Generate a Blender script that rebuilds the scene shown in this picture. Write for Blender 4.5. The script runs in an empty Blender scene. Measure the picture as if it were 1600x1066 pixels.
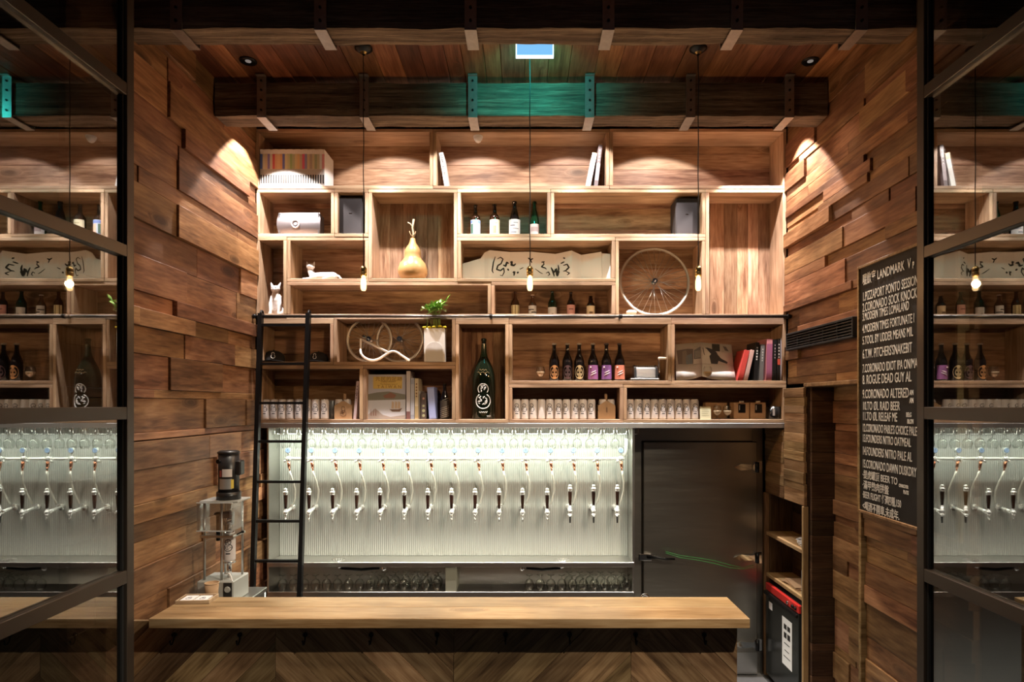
import bpy, math, random
from mathutils import Vector, Matrix, noise

random.seed(11)
scene = bpy.context.scene
COL = scene.collection
PI = math.pi

# ---------------------------------------------------------------- camera
CAMZ, F, CX, CY = 2.37, 960.0, 820.0, 632.0        # eye height, focal length and principal point of the 1600x1066 picture
cam_data = bpy.data.cameras.new('camera')
cam_data.sensor_width = 36.0
cam_data.lens = 36.0 * F / 1600.0
cam_data.shift_x = -(CX - 800.0) / 1600.0
cam_data.shift_y = (CY - 533.0) / 1600.0
cam_data.clip_start = 0.05
cam = bpy.data.objects.new('camera', cam_data)
cam.location = (0, 0, CAMZ)
cam.rotation_euler = (PI / 2, 0, 0)
COL.objects.link(cam)
scene.camera = cam

def PX(px, Y): return (px - CX) * Y / F
def PZ(py, Y): return CAMZ + (CY - py) * Y / F

# ---------------------------------------------------------------- world, exposure
world = bpy.data.worlds.new('night'); scene.world = world
world.use_nodes = True
wb = world.node_tree.nodes['Background']
wb.inputs[0].default_value = (0.60, 0.66, 0.80, 1); wb.inputs[1].default_value = 0.020
vs = scene.view_settings
vs.view_transform = 'Standard'; vs.look = 'None'; vs.gamma = 1.0; vs.use_curve_mapping = False
vs.exposure = 0.45
scene.display_settings.display_device = 'sRGB'

def spot(name, loc, target, watts, color, half, blend=0.25, size=0.03, parent=None):
    d = bpy.data.lights.new(name, 'SPOT'); d.energy = watts; d.color = color
    d.spot_size = 2 * math.radians(half); d.spot_blend = blend; d.shadow_soft_size = size
    o = bpy.data.objects.new(name, d); COL.objects.link(o); o.location = loc
    v = Vector(target) - Vector(loc)
    o.rotation_euler = v.to_track_quat('-Z', 'Y').to_euler()
    o['kind'] = 'helper'
    if parent is not None:
        o.parent = parent; o.location = Vector(loc) - parent.location
    return o

# two ceiling spotlights of the terrace in front of the bar (they throw the counter's shadow on the panelling)
spot('terrace_spotlight', (2.05, 1.05, 4.45), (0.25, 3.30, 0.85), 430, (1.0, .86, .66), 33, .5, .035)
spot('terrace_spotlight', (1.2, 1.75, 4.45), (0.25, 3.40, 0.75), 140, (1.0, .86, .66), 33, .6, .10)

# ---------------------------------------------------------------- mesh helpers
class MB:
    def __init__(s): s.v = []; s.f = []; s.sm = []
    def add(s, vs_, fs, smooth=False):
        b = len(s.v); s.v += [tuple(p) for p in vs_]
        for f in fs: s.f.append(tuple(i + b for i in f)); s.sm.append(smooth)
        return s
    def box(s, x0, x1, y0, y1, z0, z1):
        return s.add([(x0,y0,z0),(x1,y0,z0),(x1,y1,z0),(x0,y1,z0),(x0,y0,z1),(x1,y0,z1),(x1,y1,z1),(x0,y1,z1)],
              [(0,3,2,1),(4,5,6,7),(0,1,5,4),(1,2,6,5),(2,3,7,6),(3,0,4,7)])
    def cbox(s, x0, x1, y0, y1, z0, z1, c=0.003):
        # box with chamfered edges
        c = min(c, (x1-x0)*.45, (y1-y0)*.45, (z1-z0)*.45)
        V = []; idx = {}
        for i, x in enumerate((x0, x1)):
            for j, y in enumerate((y0, y1)):
                for k, z in enumerate((z0, z1)):
                    sx = c if i == 0 else -c; sy = c if j == 0 else -c; sz = c if k == 0 else -c
                    for a, p in enumerate(((x, y+sy, z+sz), (x+sx, y, z+sz), (x+sx, y+sy, z))):
                        idx[i,j,k,a] = len(V); V.append(p)
        Fs = []
        def q(l): Fs.append([idx[t] for t in l])
        for i in (0, 1):
            l = [(i,0,0,0),(i,1,0,0),(i,1,1,0),(i,0,1,0)]; q(l if i else l[::-1])
            l = [(0,i,0,1),(1,i,0,1),(1,i,1,1),(0,i,1,1)]; q(l[::-1] if i else l)
            l = [(0,0,i,2),(1,0,i,2),(1,1,i,2),(0,1,i,2)]; q(l if i else l[::-1])
        for i in (0,1):
            for j in (0,1):
                l = [(i,j,0,0),(i,j,0,1),(i,j,1,1),(i,j,1,0)]; q(l if i == j else l[::-1])
                l = [(i,0,j,0),(i,0,j,2),(i,1,j,2),(i,1,j,0)]; q(l if i != j else l[::-1])
                l = [(0,i,j,1),(0,i,j,2),(1,i,j,2),(1,i,j,1)]; q(l if i == j else l[::-1])
                for k in (0,1):
                    l = [(i,j,k,0),(i,j,k,1),(i,j,k,2)]; q(l if (i+j+k) % 2 else l[::-1])
        return s.add(V, Fs)
    def ring(s, c, u, w, r, n):
        return [Vector(c) + u*(r*math.cos(2*PI*i/n)) + w*(r*math.sin(2*PI*i/n)) for i in range(n)]
    def cyl(s, p0, p1, r0, r1=None, n=14, caps=True):
        r1 = r0 if r1 is None else r1
        p0, p1 = Vector(p0), Vector(p1); d = (p1-p0).normalized()
        u = d.orthogonal().normalized(); w = d.cross(u)
        b = len(s.v); s.v += [tuple(p) for p in s.ring(p0,u,w,r0,n) + s.ring(p1,u,w,r1,n)]
        for i in range(n):
            j = (i+1) % n; s.f.append((b+i, b+j, b+n+j, b+n+i)); s.sm.append(True)
        if caps:
            s.f.append(tuple(b+i for i in range(n))[::-1]); s.sm.append(False)
            s.f.append(tuple(b+n+i for i in range(n))); s.sm.append(False)
        return s
    def lathe(s, prof, c=(0,0,0), n=20, a0=0.0, a1=2*PI, smooth=True):
        full = abs(a1-a0-2*PI) < 1e-6; m = n if full else n+1
        b = len(s.v); cx, cy, cz = c
        for r, z in prof:
            for i in range(m):
                a = a0+(a1-a0)*i/n; s.v.append((cx+r*math.cos(a), cy+r*math.sin(a), cz+z))
        for k in range(len(prof)-1):
            for i in range(n):
                j = (i+1) % m
                s.f.append((b+k*m+i, b+k*m+j, b+(k+1)*m+j, b+(k+1)*m+i)); s.sm.append(smooth)
        return s
    def tube(s, pts, r, n=8, closed=False):
        pts = [Vector(p) for p in pts]; N = len(pts); b = len(s.v)
        rr = r if isinstance(r, (list, tuple)) else [r]*N
        prev = None
        for i, p in enumerate(pts):
            a = pts[(i-1) % N] if (closed or i > 0) else p
            c = pts[(i+1) % N] if (closed or i < N-1) else p
            d = (c-a).normalized()
            if prev is None: u = d.orthogonal().normalized()
            else:
                u = prev - d*prev.dot(d)
                u = u.normalized() if u.length > 1e-6 else d.orthogonal().normalized()
            prev = u; w = d.cross(u)
            s.v += [tuple(q) for q in s.ring(p,u,w,rr[i],n)]
        for k in range(N if closed else N-1):
            k2 = (k+1) % N
            for i in range(n):
                j = (i+1) % n
                s.f.append((b+k*n+i, b+k*n+j, b+k2*n+j, b+k2*n+i)); s.sm.append(True)
        if not closed:
            s.f.append(tuple(b+i for i in range(n))[::-1]); s.sm.append(False)
            s.f.append(tuple(b+(N-1)*n+i for i in range(n))); s.sm.append(False)
        return s
    def prism(s, poly, axis, a, b_):
        # poly in the two other axes (order x,y,z without axis), extruded from a to b_
        n = len(poly); V = []
        for t in (a, b_):
            for p, q in poly:
                V.append({'x': (t,p,q), 'y': (p,t,q), 'z': (p,q,t)}[axis])
        Fs = [tuple(range(n)), tuple(range(2*n-1, n-1, -1))]
        for i in range(n):
            j = (i+1) % n; Fs.append((i, i+n, j+n, j))
        return s.add(V, Fs)
    def sphere(s, c, r, n=14, m=8, sc=(1,1,1)):
        b = len(s.v)
        for k in range(m+1):
            t = PI*k/m
            for i in range(n):
                a = 2*PI*i/n
                s.v.append((c[0]+r*sc[0]*math.sin(t)*math.cos(a), c[1]+r*sc[1]*math.sin(t)*math.sin(a), c[2]-r*sc[2]*math.cos(t)))
        for k in range(m):
            for i in range(n):
                j = (i+1) % n
                s.f.append((b+k*n+i, b+k*n+j, b+(k+1)*n+j, b+(k+1)*n+i)); s.sm.append(True)
        return s
    def torus(s, c, R, r, axis='y', n=48, m=8):
        pts = []
        for i in range(n):
            a = 2*PI*i/n; p, q = R*math.cos(a), R*math.sin(a)
            pts.append(Vector(c)+Vector({'x': (0,p,q), 'y': (p,0,q), 'z': (p,q,0)}[axis]))
        return s.tube(pts, r, m, True)
    def mesh(s, name):
        me = bpy.data.meshes.new(name); me.from_pydata(s.v, [], s.f)
        me.polygons.foreach_set('use_smooth', s.sm); me.update()
        return me
    def build(s, name, mat, parent=None, loc=(0,0,0), rot=(0,0,0)):
        return obj(name, s.mesh(name), mat, parent, loc, rot)

def obj(name, me, mat, parent=None, loc=(0,0,0), rot=(0,0,0)):
    if mat is not None and not me.materials: me.materials.append(mat)
    o = bpy.data.objects.new(name, me); COL.objects.link(o)
    o.location = loc; o.rotation_euler = rot
    if parent is not None: o.parent = parent
    return o
def tag(o, label, cat, group=None, kind=None):
    o['label'] = label; o['category'] = cat
    if group: o['group'] = group
    if kind: o['kind'] = kind
    return o
def thing(name, label, cat, loc=(0,0,0), rz=0.0, group=None, kind=None):
    o = bpy.data.objects.new(name, None); COL.objects.link(o)
    o.empty_display_size = .05
    o.location = loc; o.rotation_euler = (0,0,rz)
    return tag(o, label, cat, group, kind)
def copy_tree(src, parent=None):
    c = src.copy(); COL.objects.link(c); c.parent = parent
    for ch in src.children: copy_tree(ch, c)
    return c

# ---------------------------------------------------------------- material helpers
def newmat(name):
    m = bpy.data.materials.new(name); m.use_nodes = True
    nt = m.node_tree; b = nt.nodes['Principled BSDF']
    return m, nt, b
def N(nt, t, **kw):
    n = nt.nodes.new(t)
    for k, v in kw.items(): setattr(n, k, v)
    return n
def L(nt, a, b): nt.links.new(a, b)
def math_(nt, op, a, b=None, clamp=False):
    n = N(nt, 'ShaderNodeMath', operation=op, use_clamp=clamp)
    for i, x in enumerate((a, b)):
        if x is None: continue
        if isinstance(x, (int, float)): n.inputs[i].default_value = x
        else: L(nt, x, n.inputs[i])
    return n.outputs[0]
def mixc(nt, fac, a, b, mode='MIX'):
    n = N(nt, 'ShaderNodeMix', data_type='RGBA', blend_type=mode)
    for i, x in ((0, fac), (6, a), (7, b)):
        if isinstance(x, (int, float)): n.inputs[i].default_value = x
        elif isinstance(x, (tuple, list)): n.inputs[i].default_value = (*x[:3], 1)
        else: L(nt, x, n.inputs[i])
    return n.outputs[2]
def plain(name, col, rough=.5, metal=0.0, spec=.5, noise_amt=.0, nscale=20, bump=0.0):
    m, nt, b = newmat(name)
    b.inputs['Base Color'].default_value = (*col, 1); b.inputs['Roughness'].default_value = rough
    b.inputs['Metallic'].default_value = metal; b.inputs['Specular IOR Level'].default_value = spec
    if noise_amt or bump:
        tc = N(nt, 'ShaderNodeTexCoord'); nz = N(nt, 'ShaderNodeTexNoise'); nz.inputs['Scale'].default_value = nscale
        nz.inputs['Detail'].default_value = 4; L(nt, tc.outputs['Object'], nz.inputs['Vector'])
        if noise_amt:
            c = mixc(nt, nz.outputs['Fac'], [x*(1-noise_amt) for x in col], [min(1, x*(1+noise_amt)) for x in col])
            L(nt, c, b.inputs['Base Color'])
        if bump:
            bp = N(nt, 'ShaderNodeBump'); bp.inputs['Strength'].default_value = bump; bp.inputs['Distance'].default_value = .01
            L(nt, nz.outputs['Fac'], bp.inputs['Height']); L(nt, bp.outputs[0], b.inputs['Normal'])
    return m
def emit(name, col, strength):
    m, nt, b = newmat(name)
    b.inputs['Base Color'].default_value = (0,0,0,1)
    b.inputs['Emission Color'].default_value = (*col, 1); b.inputs['Emission Strength'].default_value = strength
    return m
def wood(name, dark, mid, light, rough=.5, var=.35, hue=.012, knots=1.0, across=15.0, bump=.12):
    """grain runs along the piece's own x axis; every piece draws its own figure and tone"""
    m, nt, b = newmat(name)
    tc = N(nt, 'ShaderNodeTexCoord'); oi = N(nt, 'ShaderNodeObjectInfo')
    off = N(nt, 'ShaderNodeVectorMath', operation='SCALE'); off.inputs[0].default_value = (37.0, 91.0, 53.0)
    L(nt, oi.outputs['Random'], off.inputs['Scale'])
    ad = N(nt, 'ShaderNodeVectorMath', operation='ADD'); L(nt, tc.outputs['Object'], ad.inputs[0]); L(nt, off.outputs[0], ad.inputs[1])
    # knots
    kmap = N(nt, 'ShaderNodeMapping'); kmap.inputs['Scale'].default_value = (1.5, 4.2, 4.2); L(nt, ad.outputs[0], kmap.inputs[0])
    vo = N(nt, 'ShaderNodeTexVoronoi'); vo.inputs['Scale'].default_value = 1.0; L(nt, kmap.outputs[0], vo.inputs['Vector'])
    kd = N(nt, 'ShaderNodeMapRange', interpolation_type='SMOOTHSTEP'); kd.inputs[1].default_value = .03; kd.inputs[2].default_value = .20
    kd.inputs[3].default_value = 1; kd.inputs[4].default_value = 0; L(nt, vo.outputs['Distance'], kd.inputs[0])
    gate = math_(nt, 'GREATER_THAN', N_sep(nt, vo.outputs['Color']), .52)
    knot = math_(nt, 'MULTIPLY', math_(nt, 'MULTIPLY', kd.outputs[0], gate), knots)
    # grain
    mp = N(nt, 'ShaderNodeMapping'); mp.inputs['Scale'].default_value = (1.1, across, across); L(nt, ad.outputs[0], mp.inputs[0])
    push = N(nt, 'ShaderNodeVectorMath', operation='SCALE'); push.inputs[0].default_value = (.0, 1.6, 1.6); L(nt, knot, push.inputs['Scale'])
    ad2 = N(nt, 'ShaderNodeVectorMath', operation='ADD'); L(nt, mp.outputs[0], ad2.inputs[0]); L(nt, push.outputs[0], ad2.inputs[1])
    n1 = N(nt, 'ShaderNodeTexNoise'); n1.inputs['Scale'].default_value = 1.0; n1.inputs['Detail'].default_value = 5; n1.inputs['Roughness'].default_value = .62
    n1.inputs['Distortion'].default_value = .55; L(nt, ad2.outputs[0], n1.inputs['Vector'])
    n2 = N(nt, 'ShaderNodeTexNoise'); n2.inputs['Scale'].default_value = 6.5; n2.inputs['Detail'].default_value = 3; n2.inputs['Distortion'].default_value = .3
    L(nt, ad2.outputs[0], n2.inputs['Vector'])
    n3 = N(nt, 'ShaderNodeTexNoise'); n3.inputs['Scale'].default_value = 2.2; n3.inputs['Detail'].default_value = 2; L(nt, ad.outputs[0], n3.inputs['Vector'])
    g = math_(nt, 'ADD', math_(nt, 'MULTIPLY', n1.outputs['Fac'], .66), math_(nt, 'MULTIPLY', n2.outputs['Fac'], .34))
    rp = N(nt, 'ShaderNodeValToRGB'); L(nt, g, rp.inputs[0])
    e = rp.color_ramp.elements; e[0].position = .35; e[0].color = (*dark, 1); e[1].position = .64; e[1].color = (*light, 1)
    x = e.new(.49); x.color = (*mid, 1)
    c = mixc(nt, math_(nt, 'MULTIPLY', knot, .8), rp.outputs[0], [v*.45 for v in dark])
    blot = N(nt, 'ShaderNodeMapRange'); blot.inputs[1].default_value = .35; blot.inputs[2].default_value = .7; blot.inputs[3].default_value = .72; blot.inputs[4].default_value = 1.18
    L(nt, n3.outputs['Fac'], blot.inputs[0])
    hs = N(nt, 'ShaderNodeHueSaturation')
    rnd2 = math_(nt, 'FRACT', math_(nt, 'MULTIPLY', oi.outputs['Random'], 17.31))
    L(nt, math_(nt, 'ADD', math_(nt, 'MULTIPLY', oi.outputs['Random'], 2*hue), .5-hue), hs.inputs['Hue'])
    L(nt, math_(nt, 'MULTIPLY', math_(nt, 'ADD', math_(nt, 'MULTIPLY', rnd2, 2*var), 1-var), blot.outputs[0]), hs.inputs['Value'])
    L(nt, c, hs.inputs['Color']); L(nt, hs.outputs[0], b.inputs['Base Color'])
    b.inputs['Roughness'].default_value = rough; b.inputs['Specular IOR Level'].default_value = .35
    bp = N(nt, 'ShaderNodeBump'); bp.inputs['Strength'].default_value = bump; bp.inputs['Distance'].default_value = .008
    L(nt, g, bp.inputs['Height']); L(nt, bp.outputs[0], b.inputs['Normal'])
    return m
def N_sep(nt, c):
    s = N(nt, 'ShaderNodeSeparateColor'); L(nt, c, s.inputs[0]); return s.outputs[0]
def glassy(name, tint=(.96,.98,.97), refl=.08, edge=.55, rough=.02, edge_tint=None):
    """thin clear glass: see-through with a fresnel-like reflection"""
    m = bpy.data.materials.new(name); m.use_nodes = True; nt = m.node_tree; nt.nodes.clear()
    out = N(nt, 'ShaderNodeOutputMaterial'); tr = N(nt, 'ShaderNodeBsdfTransparent'); gl = N(nt, 'ShaderNodeBsdfGlossy')
    tr.inputs[0].default_value = (*tint, 1); gl.inputs['Roughness'].default_value = rough; gl.inputs['Color'].default_value = (1,1,1,1)
    lw = N(nt, 'ShaderNodeLayerWeight'); lw.inputs['Blend'].default_value = .35
    mr = N(nt, 'ShaderNodeMapRange'); mr.inputs[3].default_value = refl; mr.inputs[4].default_value = edge
    L(nt, lw.outputs['Facing'], mr.inputs[0])
    if edge_tint:
        L(nt, mixc(nt, math_(nt, 'POWER', lw.outputs['Facing'], 1.6), tint, edge_tint), tr.inputs[0])
    mx = N(nt, 'ShaderNodeMixShader'); L(nt, mr.outputs[0], mx.inputs[0]); L(nt, tr.outputs[0], mx.inputs[1]); L(nt, gl.outputs[0], mx.inputs[2])
    L(nt, mx.outputs[0], out.inputs[0])
    return m

M = {}
M['wall'] = wood('stained_wall_pine', (.085,.033,.013), (.225,.105,.047), (.38,.205,.10), .48, .32, .012, 1.0, 9)
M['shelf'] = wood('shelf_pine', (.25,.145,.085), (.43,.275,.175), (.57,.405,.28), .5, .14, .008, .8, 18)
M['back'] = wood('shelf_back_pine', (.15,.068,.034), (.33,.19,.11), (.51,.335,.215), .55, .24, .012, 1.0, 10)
M['ceil'] = wood('ceiling_pine', (.085,.027,.011), (.185,.066,.028), (.29,.122,.056), .5, .40, .012, .8)
M['counter'] = wood('counter_oak', (.24,.135,.055), (.38,.24,.115), (.50,.345,.185), .38, .08, .004, .7, 14)
M['chevron'] = wood('chevron_boards', (.075,.040,.018), (.19,.115,.055), (.30,.20,.105), .5, .40, .010, .9, 13)
M['cabinet'] = wood('cabinet_cladding', (.13,.065,.026), (.28,.165,.075), (.42,.27,.14), .5, .32, .010, .8, 16)
M['darkwood'] = wood('dark_boards', (.03,.014,.007), (.07,.035,.018), (.12,.065,.034), .55, .3, .01, .5)
M['beam'] = wood('weathered_beam', (.035,.020,.012), (.13,.085,.055), (.26,.185,.125), .8, .10, .005, .4, 30, .9)
M['frame'] = plain('bronze_metal', (.080,.060,.047), .42, .55, .5)
M['black'] = plain('black_metal', (.012,.012,.013), .35, .6)
M['matblack'] = plain('matt_black', (.012,.011,.011), .75)
M['dark'] = plain('dark_panel', (.010,.009,.009), .7)
M['strap'] = plain('galvanised_strap', (.30,.27,.25), .38, .75, .5, .25, 30)
M['chrome'] = plain('chrome', (.86,.86,.86), .08, 1.0)
M['satin'] = plain('polished_tap_chrome', (.92,.92,.90), .22, .75)
M['brass'] = plain('brass', (.62,.44,.18), .28, 1.0)
M['copper'] = plain('copper', (.72,.30,.18), .22, 1.0)
M['white'] = plain('white_plastic', (.75,.73,.72), .4)
M['paper'] = plain('white_paper', (.78,.76,.76), .8)
M['kraft'] = plain('kraft_card', (.45,.29,.17), .85, 0, .3, .08, 60)
M['ink'] = plain('black_ink', (.015,.013,.013), .7)
M['chalk'] = plain('chalk', (.78,.76,.73), .9)
M['glass'] = glassy('clear_glass', (.97,.985,.97), .05, .45, .02, (.22,.25,.22))
M['pane'] = glassy('door_glass', (.46,.48,.47), .18, .52, .0)
M['acrylic'] = glassy('acrylic', (.90,.92,.93), .10, .6)
def steel(name, col, rough, aniso_scale=(1,1,1), amt=.12, bump=.0):
    m, nt, b = newmat(name)
    tc = N(nt, 'ShaderNodeTexCoord'); mp = N(nt, 'ShaderNodeMapping'); mp.inputs['Scale'].default_value = aniso_scale
    L(nt, tc.outputs['Object'], mp.inputs[0]); nz = N(nt, 'ShaderNodeTexNoise'); nz.inputs['Scale'].default_value = 1; nz.inputs['Detail'].default_value = 3
    L(nt, mp.outputs[0], nz.inputs['Vector'])
    L(nt, mixc(nt, nz.outputs['Fac'], [x*(1-amt) for x in col], [min(1, x*(1+amt)) for x in col]), b.inputs['Base Color'])
    b.inputs['Metallic'].default_value = 1.0; b.inputs['Roughness'].default_value = rough
    if bump:
        bp = N(nt, 'ShaderNodeBump'); bp.inputs['Strength'].default_value = bump; bp.inputs['Distance'].default_value = .02
        L(nt, nz.outputs['Fac'], bp.inputs['Height']); L(nt, bp.outputs[0], b.inputs['Normal'])
    return m
M['steel'] = steel('brushed_steel', (.55,.54,.51), .30, (2, 2, 60), .06)
M['steeldoor'] = steel('cold_room_steel', (.40,.375,.33), .33, (1.2, 1, 7), .18, .25)
# ribbed back panel behind the taps: fine vertical flutes
def ribbed():
    m, nt, b = newmat('fluted_steel')
    tc = N(nt, 'ShaderNodeTexCoord'); wv = N(nt, 'ShaderNodeTexWave', wave_type='BANDS', bands_direction='X'); wv.inputs['Scale'].default_value = 19.0
    L(nt, tc.outputs['Object'], wv.inputs['Vector'])
    L(nt, mixc(nt, wv.outputs['Fac'], (.44,.44,.42), (.60,.60,.57)), b.inputs['Base Color'])
    b.inputs['Metallic'].default_value = .55; b.inputs['Roughness'].default_value = .42
    bp = N(nt, 'ShaderNodeBump'); bp.inputs['Strength'].default_value = .5; bp.inputs['Distance'].default_value = .006
    L(nt, wv.outputs['Fac'], bp.inputs['Height']); L(nt, bp.outputs[0], b.inputs['Normal'])
    return m
M['ribbed'] = ribbed()

def plank(name, x0, x1, y0, y1, z0, z1, axis, mat, parent=None, c=.0025):
    """a board between two corners whose own x axis (grain) runs along the given world axis"""
    cx, cy, cz = (x0+x1)/2, (y0+y1)/2, (z0+z1)/2; hx, hy, hz = (x1-x0)/2, (y1-y0)/2, (z1-z0)/2
    mb = MB()
    if axis == 'x': mb.cbox(-hx,hx,-hy,hy,-hz,hz,c); rot = (0,0,0)
    elif axis == 'y': mb.cbox(-hy,hy,-hx,hx,-hz,hz,c); rot = (0,0,PI/2)
    else: mb.cbox(-hz,hz,-hy,hy,-hx,hx,c); rot = (0,-PI/2,0)
    loc = Vector((cx,cy,cz))
    if parent is not None: loc -= parent.location
    return mb.build(name, mat, parent, loc, rot)

def lettering(body, size, mat, parent, loc, rot, xs=1.0, name='lettering', align='LEFT', bold=0.0, space=1.0):
    cu = bpy.data.curves.new(name, 'FONT'); cu.body = body; cu.size = size; cu.align_x = align
    cu.extrude = .0006; cu.offset = bold; cu.space_character = space; cu.resolution_u = 3
    cu.materials.append(mat)
    o = bpy.data.objects.new(name, cu); COL.objects.link(o); o.parent = parent
    o.location = loc; o.rotation_euler = rot; o.scale = (xs, 1, 1)
    return o
FRONT = (PI/2, 0, 0)            # lettering that faces the camera side (-y)

# ================================================================ THE ROOM
ZC = CAMZ + 2.30          # ceiling height
XL, XR = -2.19, 2.14      # faces of the plank walls
YS, YB = 5.0, 5.30        # shelf front and back

def struct(name, mb, mat, label, cat):
    o = mb.build(name, mat); return tag(o, label, cat, None, 'structure')

floor_ = struct('floor', MB().box(-3.2, 3.2, .2, 5.5, -.10, 0), plain('floor_grout', (.05,.05,.05), .8), 'dark grey tiled floor behind the bar', 'floor')
tile_mats = plain('grey_floor_tile', (.13,.13,.135), .45, 0, .5, .3, 9)
for i in range(4):
    for j in range(5):
        MB().cbox(-.146,.146,-.146,.146,0,.012,.003).build('tile', tile_mats, floor_, (1.02+.3*i, 4.10+.3*j, 0))
wall_back = struct('wall_back', MB().box(-2.6, 2.75, 5.46, 5.52, 0, ZC+.1), M['dark'], 'dark wall behind the shelving and the steel door', 'wall')
wall_left = struct('wall_left', MB().box(-2.30, -2.225, 2.9, 5.46, 0, ZC+.1), M['darkwood'], 'wall on the ladder side clad in brown planks of uneven depth', 'wall')
wall_right = MB().box(2.36, 2.42, 2.9, 5.46, 0, ZC+.1)
wall_right.box(2.18, 2.36, 2.9, 3.87, 0, ZC+.1).box(2.18, 2.36, 3.87, 5.46, 2.53, ZC+.1)
wall_right = struct('wall_right', wall_right, M['darkwood'], 'wall on the chalkboard side clad in brown planks of uneven depth', 'wall')
ceiling = struct('ceiling', MB().box(-2.3, 2.42, 2.75, 5.5, ZC+.02, ZC+.1), M['darkwood'], 'ceiling of reddish brown boards running towards the shelves', 'ceiling')
ext = MB().box(-2.30, -2.20, .6, 2.9, 0, 5.3)
struct('wall_front_left', ext, M['dark'], 'dark outer wall behind the folded glass door beside the ladder wall', 'wall')
struct('wall_front_right', MB().box(2.16, 2.30, .6, 2.9, 0, 5.3), M['dark'], 'dark outer wall behind the folded glass door beside the chalkboard', 'wall')

rnd = random.Random(5)
def clad(wall, face, sign, rows, y0, y1, back, mat=None, lens=(.38, 1.25), depths=(0, .002, .004, .008, .012, .016, .022, .030, .040)):
    """rows: z limits from top to bottom; planks of uneven thickness stand proud of the wall towards the room (sign)"""
    for a, b in zip(rows[:-1], rows[1:]):
        if a - b < .02: continue
        y = y0 - rnd.uniform(0, .5); first = True
        while y < y1 - .02:
            y2 = y + rnd.uniform(*lens)
            if y1 - y2 < .16: y2 = y1
            ya, yb = max(y, y0), min(y2, y1)
            if yb - ya > .03:
                d = rnd.choice(depths)
                xa, xb = sorted((face + sign*d, back))
                plank('plank', xa, xb, ya+.001, yb-.001, b+.001, a-.001, 'y', mat or M['wall'], wall, .002)
            y = y2
def zrow(ys, Y): return [PZ(y, Y) for y in ys]
rowsL = zrow([-8,40,81,143,178,205,257,284,341,396,453,480,508,551.5,608,622,677.5,690.6,735,790,820,849,890,943,990,1040,1090,1150,1220,1290], 3.45)
lowcut = 2.165
up = [z for z in rowsL if z > lowcut] + [lowcut]; lo = [lowcut] + [z for z in rowsL if z < lowcut]
clad(wall_left, XL, 1, up, 2.92, 4.996, -2.23)
clad(wall_left, XL, 1, lo, 2.92, 5.40, -2.23)
zs = [ZC]
while zs[-1] > .05: zs.append(zs[-1] - rnd.choice((.055,.08,.11,.14,.165,.19,.21)))
zs[-1] = 0.0
zdoor = 2.50
clad(wall_right, XR, -1, [z for z in zs if z > zdoor+.03] + [zdoor+.03], 2.92, 4.996, 2.19)
clad(wall_right, XR, -1, [zdoor+.03] + [z for z in zs if z < zdoor+.03], 2.92, 3.838, 2.19)
# the door recess: dark jamb facing the room's front and a plank-clad door set back
rec = [z for z in zs if z < zdoor]
clad(wall_right, 2.325, -1, [zdoor] + rec, 3.86, 4.60, 2.37, None, (.3, .9), (0, .006, .012, .02))
for a, b in zip(([zdoor] + rec)[:-1], ([zdoor] + rec)[1:]):
    if a-b > .02: plank('plank', 2.15, 2.36, 4.605, 4.64, b+.001, a-.001, 'x', M['darkwood'], wall_right)
t1 = struct('trim_1', MB().cbox(2.10, 2.19, 3.84, 3.868, 0, zdoor+.02), M['cabinet'], 'upright light wooden edge of the door recess beside the chalkboard', 'trim')
t2 = struct('trim_2', MB().cbox(2.10, 2.36, 3.868, 4.63, zdoor, zdoor+.028), M['cabinet'], 'light wooden edge along the top of the door recess', 'trim')

# ceiling boards
x = -2.24
while x < 2.2:
    w = rnd.choice((.11,.13,.145,.16,.18,.2)); x2 = min(x+w, 2.2)
    plank('plank', x+.0012, x2-.0012, 2.8, 5.32, ZC-rnd.choice((0,0,.003,.006)), ZC+.03, 'y', M['ceil'], ceiling, .003)
    x = x2

# beams
def beam(name, y0, y1, label, straps):
    root = thing(name, label, 'beam', (0, (y0+y1)/2, CAMZ+2.02))
    nx, hw, h = 130, (y1-y0)/2, .23
    ring = []
    K = 5
    for i in range(K): ring.append((-hw, h*i/K))
    for i in range(3): ring.append((-hw+2*hw*i/3, h))
    for i in range(K): ring.append((hw, h-h*i/K))
    for i in range(3): ring.append((hw-2*hw*i/3, 0))
    mb = MB(); n = len(ring)
    for i in range(nx+1):
        x = -2.17 + 4.29*i/nx
        for j, (yy, zz) in enumerate(ring):
            q = noise.noise_vector(Vector((x*3, yy*9+y0*7, zz*9)))*.007 + noise.noise_vector(Vector((x*14, yy*30+y0, zz*30)))*.004
            mb.v.append((x, yy+q.y, zz+q.z))
    for i in range(nx):
        for j in range(n):
            k = (j+1) % n; mb.f.append((i*n+j, i*n+k, (i+1)*n+k, (i+1)*n+j)); mb.sm.append(False)
    mb.f.append(tuple(range(n))[::-1]); mb.sm.append(False); mb.f.append(tuple(nx*n+j for j in range(n))); mb.sm.append(False)
    mb.build('timber', M['beam'], root)
    w, t = .032, .006
    s = MB()
    s.box(-w, w, -hw-.013-t, -hw-.013, -.014, .272).box(-w, w, hw+.013, hw+.013+t, -.014, .272)
    s.box(-w, w, -hw-.013-t, hw+.013+t, -.014-t, -.014)
    s.box(-w, w, -hw-.045, -hw-.013-t, .266, .272)
    sm = s.mesh('strap')
    b = MB().cyl((0, 0, 0), (0, -.009, 0), .0085, .007, 6); bm_ = b.mesh('bolt'); 
    for sx in straps:
        o = obj('strap', sm, M['strap'], root, (sx, 0, 0))
        for bz in (.03, .10, .17, .235):
            obj('bolt', bm_, M['black'], o, (0, -hw-.013-t, bz))
    return root
beam('front_beam', 3.30, 3.45, 'dark weathered timber beam nearest the glass doors with steel straps', (-1.863, -1.093, -.29, .447, 1.134, 1.80))
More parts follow.
